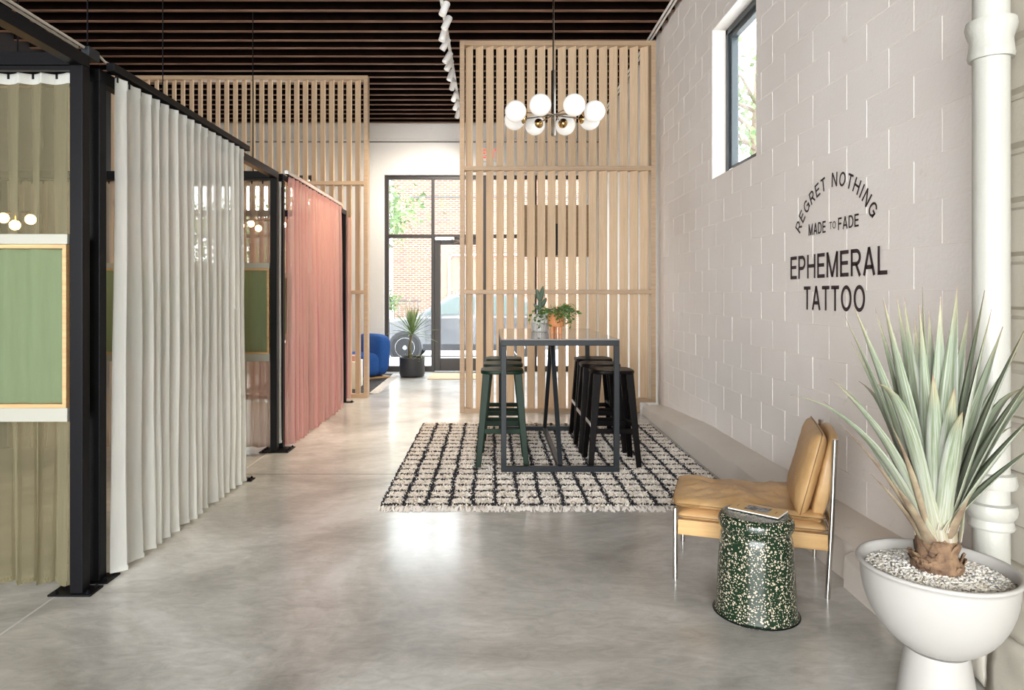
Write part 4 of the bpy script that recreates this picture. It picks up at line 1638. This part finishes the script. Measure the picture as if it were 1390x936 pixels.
for x in (-0.086, 0.082):
    MB().box(x - 0.0015, x + 0.0015, -0.02, 0.012, 0.0063, 0.0066).build('cover_lettering', 'brown_ink', bk)

# ------------------------------------------------------------------ big white planter with its rosette plant
pl = thing('pedestal_planter', 'large matt white pedestal bowl planter filled with pale gravel', 'planter', (1.435, 2.20, 0))
Rb, zr = 0.223, 0.530
prof = [(0.128, 0.0), (0.126, 0.02), (0.108, 0.14), (0.094, 0.235), (0.090, 0.262)]
MB().lathe(prof, 48).build('pedestal', 'planter_white', pl, smooth=True)
prof = []
for k in range(15):
    a = R(-90 + 90 * k / 14)
    prof.append((max(1e-4, Rb * 0.985 * math.cos(a) ** 0.92), zr - 0.02 + 0.262 * math.sin(a)))
prof += [(Rb * 0.99, zr - 0.010), (Rb + 0.006, zr - 0.006), (Rb + 0.009, zr), (Rb + 0.005, zr + 0.006), (Rb - 0.004, zr + 0.006), (Rb - 0.010, zr), (Rb - 0.014, zr - 0.03), (Rb * 0.8, zr - 0.12), (1e-4, zr - 0.14)]
MB().lathe(prof, 72).build('bowl', 'planter_white', pl, smooth='all')


def mound(x, y_):
    r2 = (x * x + y_ * y_) / (Rb * Rb)
    return zr - 0.035 + 0.028 * max(0, 1 - r2)


b = MB()
b.grid(lambda u, v: Vector((v / 8 * (Rb - 0.013) * math.cos(2 * PI * u / 40), v / 8 * (Rb - 0.013) * math.sin(2 * PI * u / 40),
                            mound(v / 8 * Rb * math.cos(2 * PI * u / 40), v / 8 * Rb * math.sin(2 * PI * u / 40)) - 0.004)), 40, 8, closed=True)
b.build('gravel_bed', 'rug_backing', pl, smooth='all')
# pebbles: nobody could count them
n = 4200
base = np.array([(0, 0, 1), (1, 0, 0), (0, 1, 0), (-1, 0, 0), (0, -1, 0), (0, 0, -1), (.65, .65, .55), (-.65, .65, .55), (-.65, -.65, .55), (.65, -.65, .55)], float)
tri = np.array([(0, 6, 7), (0, 7, 8), (0, 8, 9), (0, 9, 6), (6, 1, 2), (6, 2, 7), (7, 2, 3), (7, 3, 8), (8, 3, 4), (8, 4, 9), (9, 4, 1), (9, 1, 6), (1, 5, 2), (2, 5, 3), (3, 5, 4), (4, 5, 1)])
rad_ = (Rb - 0.018) * np.sqrt(rng.random(n))
an = rng.uniform(0, 2 * PI, n)
PX_, PYy = rad_ * np.cos(an), rad_ * np.sin(an)
PZ = zr - 0.035 + 0.028 * (1 - (rad_ / Rb) ** 2) + rng.uniform(-0.003, 0.004, n)
sc = rng.uniform(0.0028, 0.0062, n)[:, None] * np.stack([rng.uniform(0.9, 1.6, n), rng.uniform(0.7, 1.1, n), rng.uniform(0.5, 0.9, n)], 1)
Vv = base[None] * sc[:, None, :] * rng.uniform(0.85, 1.15, (n, 10, 1))
ca, sa = np.cos(rng.uniform(0, 6.28, n)), np.sin(rng.uniform(0, 6.28, n))
th = rng.uniform(0, 6.28, n)
ca, sa = np.cos(th)[:, None], np.sin(th)[:, None]
ti = rng.uniform(-0.7, 0.7, n)
X_, Y_, Z_ = Vv[..., 0], Vv[..., 1], Vv[..., 2]
ct, st_ = np.cos(ti)[:, None], np.sin(ti)[:, None]
X2, Z2 = X_ * ct - Z_ * st_, X_ * st_ + Z_ * ct
Vv = np.stack([X2 * ca - Y_ * sa + PX_[:, None], X2 * sa + Y_ * ca + PYy[:, None], Z2 + PZ[:, None]], -1).reshape(-1, 3)
cols = np.array([(0.80, 0.76, 0.68), (0.74, 0.71, 0.66), (0.84, 0.81, 0.76), (0.42, 0.41, 0.41), (0.20, 0.21, 0.23), (0.62, 0.54, 0.43)])
pick = cols[rng.choice(6, n, p=(0.34, 0.22, 0.24, 0.08, 0.05, 0.07))] * rng.uniform(0.9, 1.08, (n, 1))
cc4 = np.concatenate([pick, np.ones((n, 1))], 1).astype(np.float32)
T_ = (tri[None] + (np.arange(n) * 10)[:, None, None]).reshape(-1, 3)
o = link('gravel', raw_mesh('gravel', Vv, np.zeros((0, 4), int), T_, np.repeat(cc4, 10, 0), 'pebble_mix'), pl)
o['kind'] = 'stuff'

sp = thing('rosette_plant', 'big silvery green rosette plant with long pointed leaves in the white planter', 'plant', (1.435, 2.20, zr - 0.01))
prof = [(0.070, -0.02), (0.074, 0.01), (0.066, 0.03), (0.058, 0.045), (0.060, 0.08), (0.056, 0.13), (0.03, 0.17)]
b = MB()
b.grid(lambda u, v: Vector((prof[v][0] * (1 + 0.10 * noise.noise(Vector((math.cos(u * PI / 16) * 3, math.sin(u * PI / 16) * 3, v)))) * math.cos(u * PI / 16),
                            prof[v][0] * (1 + 0.10 * noise.noise(Vector((math.cos(u * PI / 16) * 3, math.sin(u * PI / 16) * 3, v)))) * math.sin(u * PI / 16), prof[v][1])), 32, len(prof) - 1, closed=True)
b.build('stump', 'husk', sp, smooth=True)
rr = random.Random(9)
# ragged brown husks round the stump
for k in range(26):
    a = rr.uniform(0, 2 * PI)
    z0 = rr.uniform(-0.01, 0.06)
    e, tn = Vector((math.cos(a), math.sin(a), 0)), Vector((-math.sin(a), math.cos(a), 0))
    hw = rr.uniform(0.020, 0.034)
    r0 = 0.068 - z0 * 0.15
    b = MB()
    h_ = rr.uniform(0.015, 0.04) * (1.6 if z0 > 0.035 else 1)
    rows = []
    for i in range(4):
        f_ = i / 3
        rows.append([e * (r0 + 0.014 * f_ + 0.004 * rr.random()) + tn * (j_ * hw * (1 - 0.35 * f_)) + Vector((0, 0, z0 + h_ * f_ + rr.uniform(-.004, .004))) - e * (j_ * j_ * 0.008) for j_ in (-1, -.5, 0, .5, 1)])
    vs = [p for r_ in rows for p in r_]
    b.add(vs, [(i * 5 + j_, i * 5 + j_ + 1, i * 5 + j_ + 6, i * 5 + j_ + 5) for i in range(3) for j_ in range(4)])
    b.build('husk', 'husk', sp, fix=False)

org = Vector(sp.location)


def leaf(tip, base_a, width, lift, curl=0.0, material='succulent_leaf', zb=0.12, blunt=False, rb=0.035):
    """strap leaf from the crown to tip (local), channelled, thick at its base; lift bends it upwards first"""
    e = Vector((math.cos(base_a), math.sin(base_a), 0))
    p0 = e * rb + Vector((0, 0, zb))
    tip = Vector(tip)
    L = (tip - p0).length
    hor = Vector((tip.x - p0.x, tip.y - p0.y, 0))
    p1 = p0 + hor * (0.42 - 0.25 * lift) + Vector((0, 0, max(0.05, (tip.z - p0.z)) * 0.42 + L * lift * 0.42))
    N_ = 16
    pts = []
    for i in range(N_ + 1):
        t = i / N_
        q = p0 * (1 - t) ** 2 + p1 * 2 * t * (1 - t) + tip * t * t
        if curl and t > 0.78:
            q += Vector((0, 0, -curl * ((t - 0.78) / 0.22) ** 2))
            q += hor.normalized() * (curl * 0.5 * (t - 0.78) / 0.22)
        pts.append(q)
    b = MB()
    M_ = 6
    top, bot, uvs = [], [], []
    for i, p in enumerate(pts):
        t = i / N_
        d = (pts[min(i + 1, N_)] - pts[max(i - 1, 0)]).normalized()
        out = Vector((d.x, d.y, 0))
        sd = d.cross(Vector((0, 0, 1)))
        if sd.length < 0.15:
            sd = e.cross(Vector((0, 0, 1)))
        sd.normalize()
        nn = sd.cross(d).normalized()
        prof_ = (0.72 + 1.35 * math.exp(-(t / 0.15) ** 2) + 0.46 * math.sin(PI * min(1, t * 1.05))) * (1 - t ** (6.0 if blunt else 2.6)) ** 0.9
        hw = max(0.0012, width * prof_ * 0.62)
        th_ = 0.0035 * (1 - t) + 0.0012 + 0.006 * math.exp(-(t / 0.1) ** 2)
        for j_ in range(M_ + 1):
            s_ = j_ / M_ * 2 - 1
            ch_ = hw * 0.34 * s_ * s_
            q = p + sd * (s_ * hw * 0.96) + nn * ch_
            top.append(q + nn * th_ * 0.5 * (1 - s_ * s_))
            bot.append(q - nn * th_ * 0.5 * (1 - 0.7 * s_ * s_))
            uvs.append((j_ / M_, t))
    W_ = M_ + 1
    fs = []
    n0 = len(top)
    for i in range(N_):
        for j_ in range(M_):
            a_, b__, c_, d_ = i * W_ + j_, i * W_ + j_ + 1, (i + 1) * W_ + j_ + 1, (i + 1) * W_ + j_
            fs.append((a_, b__, c_, d_))
            fs.append((n0 + d_, n0 + c_, n0 + b__, n0 + a_))
        for j_ in (0, M_):
            a_, d_ = i * W_ + j_, (i + 1) * W_ + j_
            fs.append((a_, d_, n0 + d_, n0 + a_))
    b.add(top + bot, fs)
    me = b.mesh('leaf', material, 'all')
    uvl = me.uv_layers.new(name='UVMap')
    uu = uvs + uvs
    idx = np.empty(len(me.loops), np.int32)
    me.loops.foreach_get('vertex_index', idx)
    uvl.data.foreach_set('uv', np.array(uu, np.float32)[idx].ravel())
    return link('leaf', me, sp)


def tipat(cx, cy__, dy):
    """photo crop pixel (1070 + cx/2.925, 380 + cy/2.925) at depth offset dy from the plant's axis"""
    return at(1070 + cx / 2.925, 380 + cy__ / 2.925, 2.20 + dy) - org


TIPS = [  # crop x, crop y, depth offset, width, lift, curl
    (20, 432, -0.02, .044, .55, .02), (175, 372, .10, .039, .45, .015), (180, 402, -.10, .041, .40, .0), (222, 138, .06, .044, .15, 0), (258, 98, -.05, .049, .12, 0),
    (376, 72, -.06, .049, .05, 0), (345, 112, .20, .041, .10, 0), (460, 70, .14, .041, .05, 0), (533, 28, .02, .051, .0, 0), (520, 95, -.10, .037, .0, 0),
    (605, 66, .10, .044, .03, 0), (672, 20, .06, .051, .04, 0), (715, 120, .18, .041, .08, 0), (780, 40, -.03, .049, .08, 0), (808, 112, -.08, .059, .10, 0),
    (852, 185, .14, .039, .10, 0), (955, 165, -.10, .056, .18, 0), (905, 288, .16, .037, .30, 0), (925, 392, .04, .056, .50, .03), (990, 350, -.10, .056, .20, 0),
    (1010, 372, .08, .044, .25, 0), (1010, 500, -.14, .063, .15, 0), (1000, 640, -.10, .041, .10, 0), (430, 60, .22, .037, .05, 0), (500, 150, .25, .041, .05, 0),
    (640, 200, .25, .049, .10, 0), (250, 245, .24, .041, .25, 0), (290, 380, .24, .044, .5, .02), (840, 400, .22, .044, .3, 0), (770, 300, .28, .041, .2, 0),
    (140, 480, .16, .037, .4, 0), (400, 200, .12, .041, .1, 0), (560, 120, .16, .041, .0, 0), (880, 560, .12, .037, .3, .02),
]
for (cx2, cy2, dy, wd, lf_, cu) in TIPS:
    t_ = tipat(cx2, cy2, dy)
    a = math.atan2(dy * 0.9 + t_.y * 0.1, t_.x - 0.02) if (abs(t_.x) + abs(dy)) > 0.03 else PI / 2
    leaf(t_, a, wd, lf_, cu, zb=0.150 - 0.10 * min(lf_, 0.5), rb=0.030 + 0.04 * min(lf_, 0.5))
# leaves that come towards the camera and end bluntly
for (cx2, cy2, dy, wd, lf_, cu) in ((360, 362, -.20, .036, .50, .035), (575, 375, -.17, .040, .25, .0), (660, 428, -.20, .038, .30, .0), (690, 505, -.24, .036, .35, .012)):
    t_ = tipat(cx2, cy2, dy)
    leaf(t_, math.atan2(dy, t_.x * 0.8), wd, lf_, cu, blunt=True, zb=0.10, rb=0.048)
# dry and low leaves
for (cx2, cy2, dy, wd, lf_) in ((410, 575, -.12, .019, .3), (200, 566, -.05, .017, .25), (262, 580, .03, .022, .25), (330, 770, -.05, .020, .15), (408, 790, -.15, .025, .1), (725, 850, -.13, .027, .1), (700, 800, .1, .03, .1)):
    t_ = tipat(cx2, cy2, dy)
    o = leaf(t_, math.atan2(dy, t_.x), wd, lf_, 0, 'dry_leaf' if cx2 in (410, 330, 408, 725, 200) else 'succulent_leaf', zb=0.08, rb=0.045)
    if cx2 in (410, 330, 408, 725, 200):
        o['label'] = 'dried brown leaf'

# ------------------------------------------------------------------ far end of the room, by the storefront
fp = thing('potted_palm', 'small fan palm in a black pot beside the glass street door', 'plant', (-1.36, 11.72, 0))
MB().lathe([(0.18, 0), (0.205, 0.015), (0.217, 0.06), (0.220, 0.33), (0.212, 0.333), (0.205, 0.30)], 36).build('pot', 'pot_black', fp, smooth=True)
MB().lathe([(0.206, 0.29), (0.206, 0.30)], 24).build('soil', 'soil', fp)
MB().tube([(-0.03, 0, 0.29), (-0.045, 0, 0.5), (-0.02, 0, 0.66), (0.0, 0, 0.78)], [0.032, 0.026, 0.022, 0.016], 10).build('trunk', 'palm_stem', fp, smooth='all')
rr = random.Random(31)
for k in range(44):
    a = 2.4 * k + rr.uniform(-.25, .25)
    el = R(min(86, 4 + 78 * (k / 43) ** 0.8 + rr.uniform(-6, 6)))
    e = Vector((math.cos(a) * math.cos(el), math.sin(a) * math.cos(el), math.sin(el)))
    ln = rr.uniform(0.38, 0.54)
    side = e.cross(Vector((0, 0, 1))).normalized()
    nn = side.cross(e)
    o_ = Vector((0, 0, 0.70 + 0.06 * k / 43)) + e * 0.02
    b = MB()
    rows = []
    for i in range(6):
        t = i / 5
        c = o_ + e * ln * t + Vector((0, 0, -0.10 * t * t * math.cos(el)))
        hw = 0.015 * (0.5 + 1.4 * t) * (1 - t ** 3) + 0.0012
        rows += [c - side * hw + nn * 0.004, c - nn * 0.002, c + side * hw + nn * 0.004]
    b.add(rows, [(3 * i + q, 3 * i + q + 1, 3 * i + q + 4, 3 * i + q + 3) for i in range(5) for q in (0, 1)])
    b.build('leaf', 'palm_leaf', fp, fix=False)
b = MB()
for k in range(60):
    a = rr.uniform(-1.9, 0.3)
    q = Vector((0.19 * math.cos(a), 0.19 * math.sin(a), 0.33)) + Vector((rr.uniform(-.05, .06), rr.uniform(-.04, .02), rr.uniform(-.08, .07)))
    s_ = 0.014
    b.add([q + Vector((rr.uniform(-s_, s_), rr.uniform(-s_, s_), rr.uniform(-s_, s_))) for _ in range(3)], [(0, 1, 2)])
b.build('creeper', 'yellow_leaf', fp, fix=False)['kind'] = 'stuff'

mt = MB().box(-1.06, -0.10, 11.30, 12.12, 0, 0.012).build('doormat', 'doormat_tan', bevel=0.004)
tag(mt, 'tan coir doormat inside the street door', 'doormat')

dr = thing('dark_rug', 'dark shaggy rug with white fringe under the blue armchair', 'rug', (-2.65, 10.85, 0))
MB().box(-0.95, 0.93, -1.2, 1.15, 0, 0.02).build('pile', 'dark_rug', dr, bevel=0.006)
b = MB()
for i in range(420):
    yy = rr.uniform(-1.2, 1.15)
    l_ = rr.uniform(0.05, 0.14)
    x0 = 0.925
    q0, q1 = Vector((x0, yy, 0.018)), Vector((x0 + l_, yy + rr.uniform(-.04, .04), 0.004))
    m_ = (q0 + q1) / 2 + Vector((0, 0, rr.uniform(0, 0.006)))
    s_ = Vector((0, 0.006, 0))
    b.add([q0 - s_, q0 + s_, m_ + s_, m_ - s_, q1 + s_ * 1.5, q1 - s_ * 1.5], [(0, 1, 2, 3), (3, 2, 4, 5)])
b.build('fringe', 'fringe_white', dr, fix=False)['kind'] = 'stuff'

ac = thing('armchair', 'rounded royal blue armchair on the dark rug by the storefront', 'armchair', (-2.23, 11.40, 0.021), R(42))


def soft(name, sx, sy, sz, M, material, parent, pw=4.0, n=10):
    bm = bmesh.new()
    bmesh.ops.create_cube(bm, size=2)
    bmesh.ops.subdivide_edges(bm, edges=bm.edges[:], cuts=n, use_grid_fill=True)
    for v in bm.verts:
        p = v.co
        r_ = (abs(p.x) ** pw + abs(p.y) ** pw + abs(p.z) ** pw) ** (1 / pw)
        q = p / r_
        v.co = M @ Vector((q.x * sx / 2, q.y * sy / 2, q.z * sz / 2))
    me = bpy.data.meshes.new(name)
    bm.to_mesh(me)
    bm.free()
    me.materials.append(MATS[material])
    me.polygons.foreach_set('use_smooth', [True] * len(me.polygons))
    return link(name, me, parent)


soft('seat', 0.66, 0.72, 0.40, T((-0.10, -0.05, 0.225)), 'blue_boucle', ac, 5)
soft('backrest', 0.30, 0.80, 0.70, T((0.28, 0.0, 0.375)) @ RYm(6), 'blue_boucle', ac, 4)
MB().box(-0.40, 0.40, -0.36, 0.36, 0.0, 0.03).build('plinth', 'plywood', ac, bevel=0.004)
wt = MB().box(-0.22, 0.22, -0.22, 0.22, 0, 0.40).build('plinth_table', 'plinth', None, (-2.18, 10.2, 0.021), bevel=0.006)
tag(wt, 'pale cube side table behind the slats near the blue armchair', 'table')
pb = MB().box(-0.15, 0.15, -0.11, 0.11, 0, 0.08).build('box', 'pink_box', None, (-2.16, 10.18, 0.4215), bevel=0.004)
tag(pb, 'dusty pink box on the pale cube table', 'box')
# exit sign over the door
ex = thing('exit_sign', 'white exit sign with red letters above the street door', 'sign', (-0.02, 12.30, 3.81))
MB().box(-0.20, 0.20, -0.02, 0.08, 0, 0.25).build('housing', 'white_enamel', ex, bevel=0.004)
mb = MB()
lay, tot = line_layout('EXIT', 0.12)
for chh, x, w in lay:
    for st in glyph(chh, w, 0.19):
        ribbon(mb, st, 0.19, lambda q, x=x: Vector((-0.165 + x * 0.33 / tot + q.x * 0.155, -0.0215, 0.045 + q.y * 0.165)))
mb.build('lettering', 'exit_red', ex, fix=False)
# round lettering stuck on the door glass, seen from behind
mb = MB()
for x, z in ((-0.725, 1.44), (-0.590, 1.435)):
    ribbon(mb, [(x + 0.040 * math.cos(2 * PI * k / 24), z + 0.048 * math.sin(2 * PI * k / 24)) for k in range(25)], 0.018, lambda q: Vector((q.x, -0.0065, q.y)))
mb.build('door_lettering', 'white_enamel', dp, fix=False)

# ------------------------------------------------------------------ street outside
GZ = -0.20
o = MB().box(-30, 30, FY + 0.27, 15.6, -0.16, -0.02).build('sidewalk', 'sidewalk')
tag(o, 'pale sidewalk outside the storefront', 'sidewalk', kind='structure')
o = MB().box(-30, 30, 15.6, 60, GZ - 0.1, GZ).build('street_ground', 'street')
tag(o, 'pale sunlit street outside', 'street', kind='structure')
o = MB().box(WX + 0.3, 30, -20, FY + 0.27, GZ - 0.1, GZ).build('side_ground', 'street')
tag(o, 'ground beside the building', 'ground', kind='structure')
bl = thing('brick_building', 'orange brick building across the street', 'building', (0, 26, GZ))
MB().box(-3.75, 9, 0, 8, 0, 6.9).build('brick_face', 'street_brick', bl)
MB().box(-3.85, 9.1, -0.1, 8.1, 6.9, 7.15).build('cornice', 'sidewalk', bl)
MB().tube([(-1.6, -0.08, 0), (-1.6, -0.08, 3.0), (-1.5, -0.08, 3.1), (3, -0.08, 3.15)], 0.04, 8).build('downpipe', 'white_enamel', bl)
for zz in (5.3, 6.2):
    MB().box(-3.75, 9, -0.05, 0, zz, zz + 0.06).build('string_course', 'dark_grey', bl)
bf = thing('far_house', 'pale house further back beyond the brick building', 'building', (-10.5, 36, GZ))
MB().box(-4, 5, 0, 6, 0, 4.2).build('wall', 'sidewalk', bf)
MB().prism([(-4.3, 4.2), (5.3, 4.2), (0.5, 6.5)], 'y', -0.3, 6.3).build('roof', 'dark_grey', bf)
MB().box(2.4, 3.4, -0.05, 0.01, 1.5, 3.0).build('window', 'car_glass', bf)
fe = thing('iron_fence', 'dark iron fence beside the brick building', 'fence', (-4.0, 24.5, GZ))
for k in range(12):
    MB().box(-0.2 + 0.14 * k, -0.17 + 0.14 * k, 0, 0.03, 0, 1.5).build('picket', 'dark_grey', fe)
for z in (0.2, 1.35):
    MB().box(-0.3, 1.5, 0.031, 0.06, z, z + 0.05).build('rail', 'dark_grey', fe)


def foliage(n, fn, size, seed, squash=0.5):
    r_ = np.random.default_rng(seed)
    C = np.array([fn(r_) for _ in range(n)])
    a = r_.normal(size=(n, 3))
    a /= np.linalg.norm(a, axis=1)[:, None]
    b_ = np.cross(a, r_.normal(size=(n, 3)))
    b_ /= np.linalg.norm(b_, axis=1)[:, None]
    s_ = r_.uniform(0.6, 1.2, (n, 1)) * size
    V_ = np.stack([C - a * s_, C + b_ * s_ * squash, C + a * s_, C - b_ * s_ * squash], 1).reshape(-1, 3)
    i0 = np.arange(n) * 4
    return V_, np.stack([i0, i0 + 1, i0 + 2, i0 + 3], 1)


def tree(label, loc, h, rad_, n, seed, size=0.09, low=0.35):
    t = thing('street_tree', label, 'tree', loc)
    rr = random.Random(seed)
    MB().tube([(0, 0, 0), (0.05, 0, h * .3), (-0.05, 0.05, h * .6), (0, 0, h * .85)], [0.14, 0.11, 0.08, 0.03], 8).build('trunk', 'bark', t, smooth='all')
    ends = []
    for k in range(9):
        a = rr.uniform(0, 2 * PI)
        z = h * rr.uniform(low, 0.75)
        l_ = rad_ * rr.uniform(0.7, 1.0)
        q = Vector((math.cos(a) * l_, math.sin(a) * l_, z + l_ * rr.uniform(-.15, .35)))
        MB().tube([(0, 0, z - 0.3), q * 0.5 + Vector((0, 0, z * 0.5 + 0.1)), q], [0.05, 0.03, 0.008], 6).build('branch', 'bark', t, smooth='all')
        ends.append(q)
        ends.append(q * 0.6 + Vector((0, 0, z * 0.4)))

    def fn(r_):
        c = ends[r_.integers(len(ends))]
        return np.array(c) + r_.normal(0, rad_ * 0.26, 3) * np.array([1, 1, 0.6])
    V_, q4 = foliage(n, fn, size, seed)
    o = link('foliage', raw_mesh('foliage', V_, q4, np.zeros((0, 3), int), None, 'tree_leaf'), t)
    o['kind'] = 'stuff'
    return t


tree('leafy street tree in front of the brick building, over the parked car', (-3.9, 20.5, GZ), 6.2, 2.3, 5200, 3, 0.10, 0.55)
tree('green tree seen through the window hidden behind the booths', (-9.4, 25.0, GZ), 5.5, 2.2, 5200, 5, 0.11, 0.3)
tree('tree outside the high window of the block wall', (5.3, 13.6, GZ), 7.6, 1.7, 900, 7, 0.10, 0.62)
ph = thing('street_planter', 'white box planter with a bushy plant at the street edge', 'planter', (-3.05, 20.0, GZ))
MB().box(-0.35, 0.15, -0.3, 0.3, 0, 1.15).build('box', 'white_enamel', ph, bevel=0.01)
V_, q4 = foliage(700, lambda r_: np.array([r_.normal(-.1, .22), r_.normal(0, .2), 1.4 + r_.normal(0, .16)]), 0.06, 11)
link('foliage', raw_mesh('foliage', V_, q4, np.zeros((0, 3), int), None, 'tree_leaf'), ph)['kind'] = 'stuff'

# parked car, its front to the left
cr = thing('car', 'silver car parked along the street outside', 'car', (-0.62, 16.35, GZ))
side = [(-2.28, 0.28), (-2.34, 0.55), (-2.30, 0.82), (-2.1, 0.98), (-1.15, 1.09), (1.7, 1.12), (2.2, 1.08), (2.3, 0.85), (2.32, 0.45), (2.25, 0.28)]
MB().prism(side, 'y', 0.0, 1.78).build('body', 'car_paint', cr, bevel=0.06)
b = MB()
lo_ = [(-1.20, 1.07), (1.95, 1.07)]
cab = [(-1.25, 1.07, 0.02), (-0.35, 1.60, 0.20), (0.2, 1.68, 0.23), (1.1, 1.66, 0.22), (1.75, 1.40, 0.15), (2.05, 1.08, 0.03)]
vs = [(x, ins, z) for x, z, ins in cab] + [(x, 1.78 - ins, z) for x, z, ins in cab]
n = len(cab)
b.add(vs, [tuple(range(n)), tuple(range(n, 2 * n))[::-1]] + [(i, i + 1, n + i + 1, n + i) for i in range(n - 1)])
b.build('cabin', 'car_paint', cr, bevel=0.02)
for poly in ([(-0.98, 1.13), (-0.28, 1.54), (0.22, 1.60), (0.22, 1.13)], [(0.30, 1.13), (0.30, 1.60), (1.02, 1.58), (1.20, 1.13)], [(1.28, 1.13), (1.10, 1.57), (1.62, 1.36), (1.80, 1.13)]):
    b = MB()
    ins = lambda z: 0.02 + (z - 1.07) / 0.6 * 0.22 - 0.012
    b.add([(x, ins(z), z) for x, z in poly] + [(x, ins(z) + 0.01, z) for x, z in poly],
          [(0, 1, 2, 3), (7, 6, 5, 4)] + [(i, (i + 1) % 4, 4 + (i + 1) % 4, 4 + i) for i in range(4)])
    b.build('side_window', 'car_glass', cr)
for x in (-1.45, 1.38):
    for yy in (0.0, 1.60):
        q = Matrix.Translation((x, yy + 0.08, 0.34)) @ Matrix.Rotation(R(90), 4, 'X')
        MB().lathe([(0.40, -0.02), (0.40, 0.085)], 28, M=q).build('wheel_arch', 'car_dark', cr)
        wh = MB().lathe([(0.20, -0.10), (0.32, -0.10), (0.34, -0.08), (0.34, 0.08), (0.32, 0.105), (0.235, 0.105)], 28, M=q).build('wheel', 'tyre', cr, smooth=True)
        MB().lathe([(0.04, 0.112), (0.06, 0.100), (0.20, 0.095), (0.235, 0.108), (0.24, 0.09)], 28, M=q).build('rim', 'rim', wh, smooth=True)
MB().box(-1.02, 1.0, -0.012, 0.02, 0.27, 0.42).build('sill', 'car_dark', cr)
for x in (-0.95, 0.26, 1.28):
    MB().box(x - 0.006, x + 0.006, -0.004, 0.01, 0.45, 1.10).build('door_seam', 'car_dark', cr)
for x in (0.0, 1.05):
    MB().box(x, x + 0.20, -0.03, 0.0, 0.90, 0.935).build('door_handle', 'car_paint', cr, bevel=0.006)
MB().box(-0.80, -0.62, -0.18, 0.02, 1.10, 1.24).build('mirror', 'car_paint', cr, bevel=0.02)
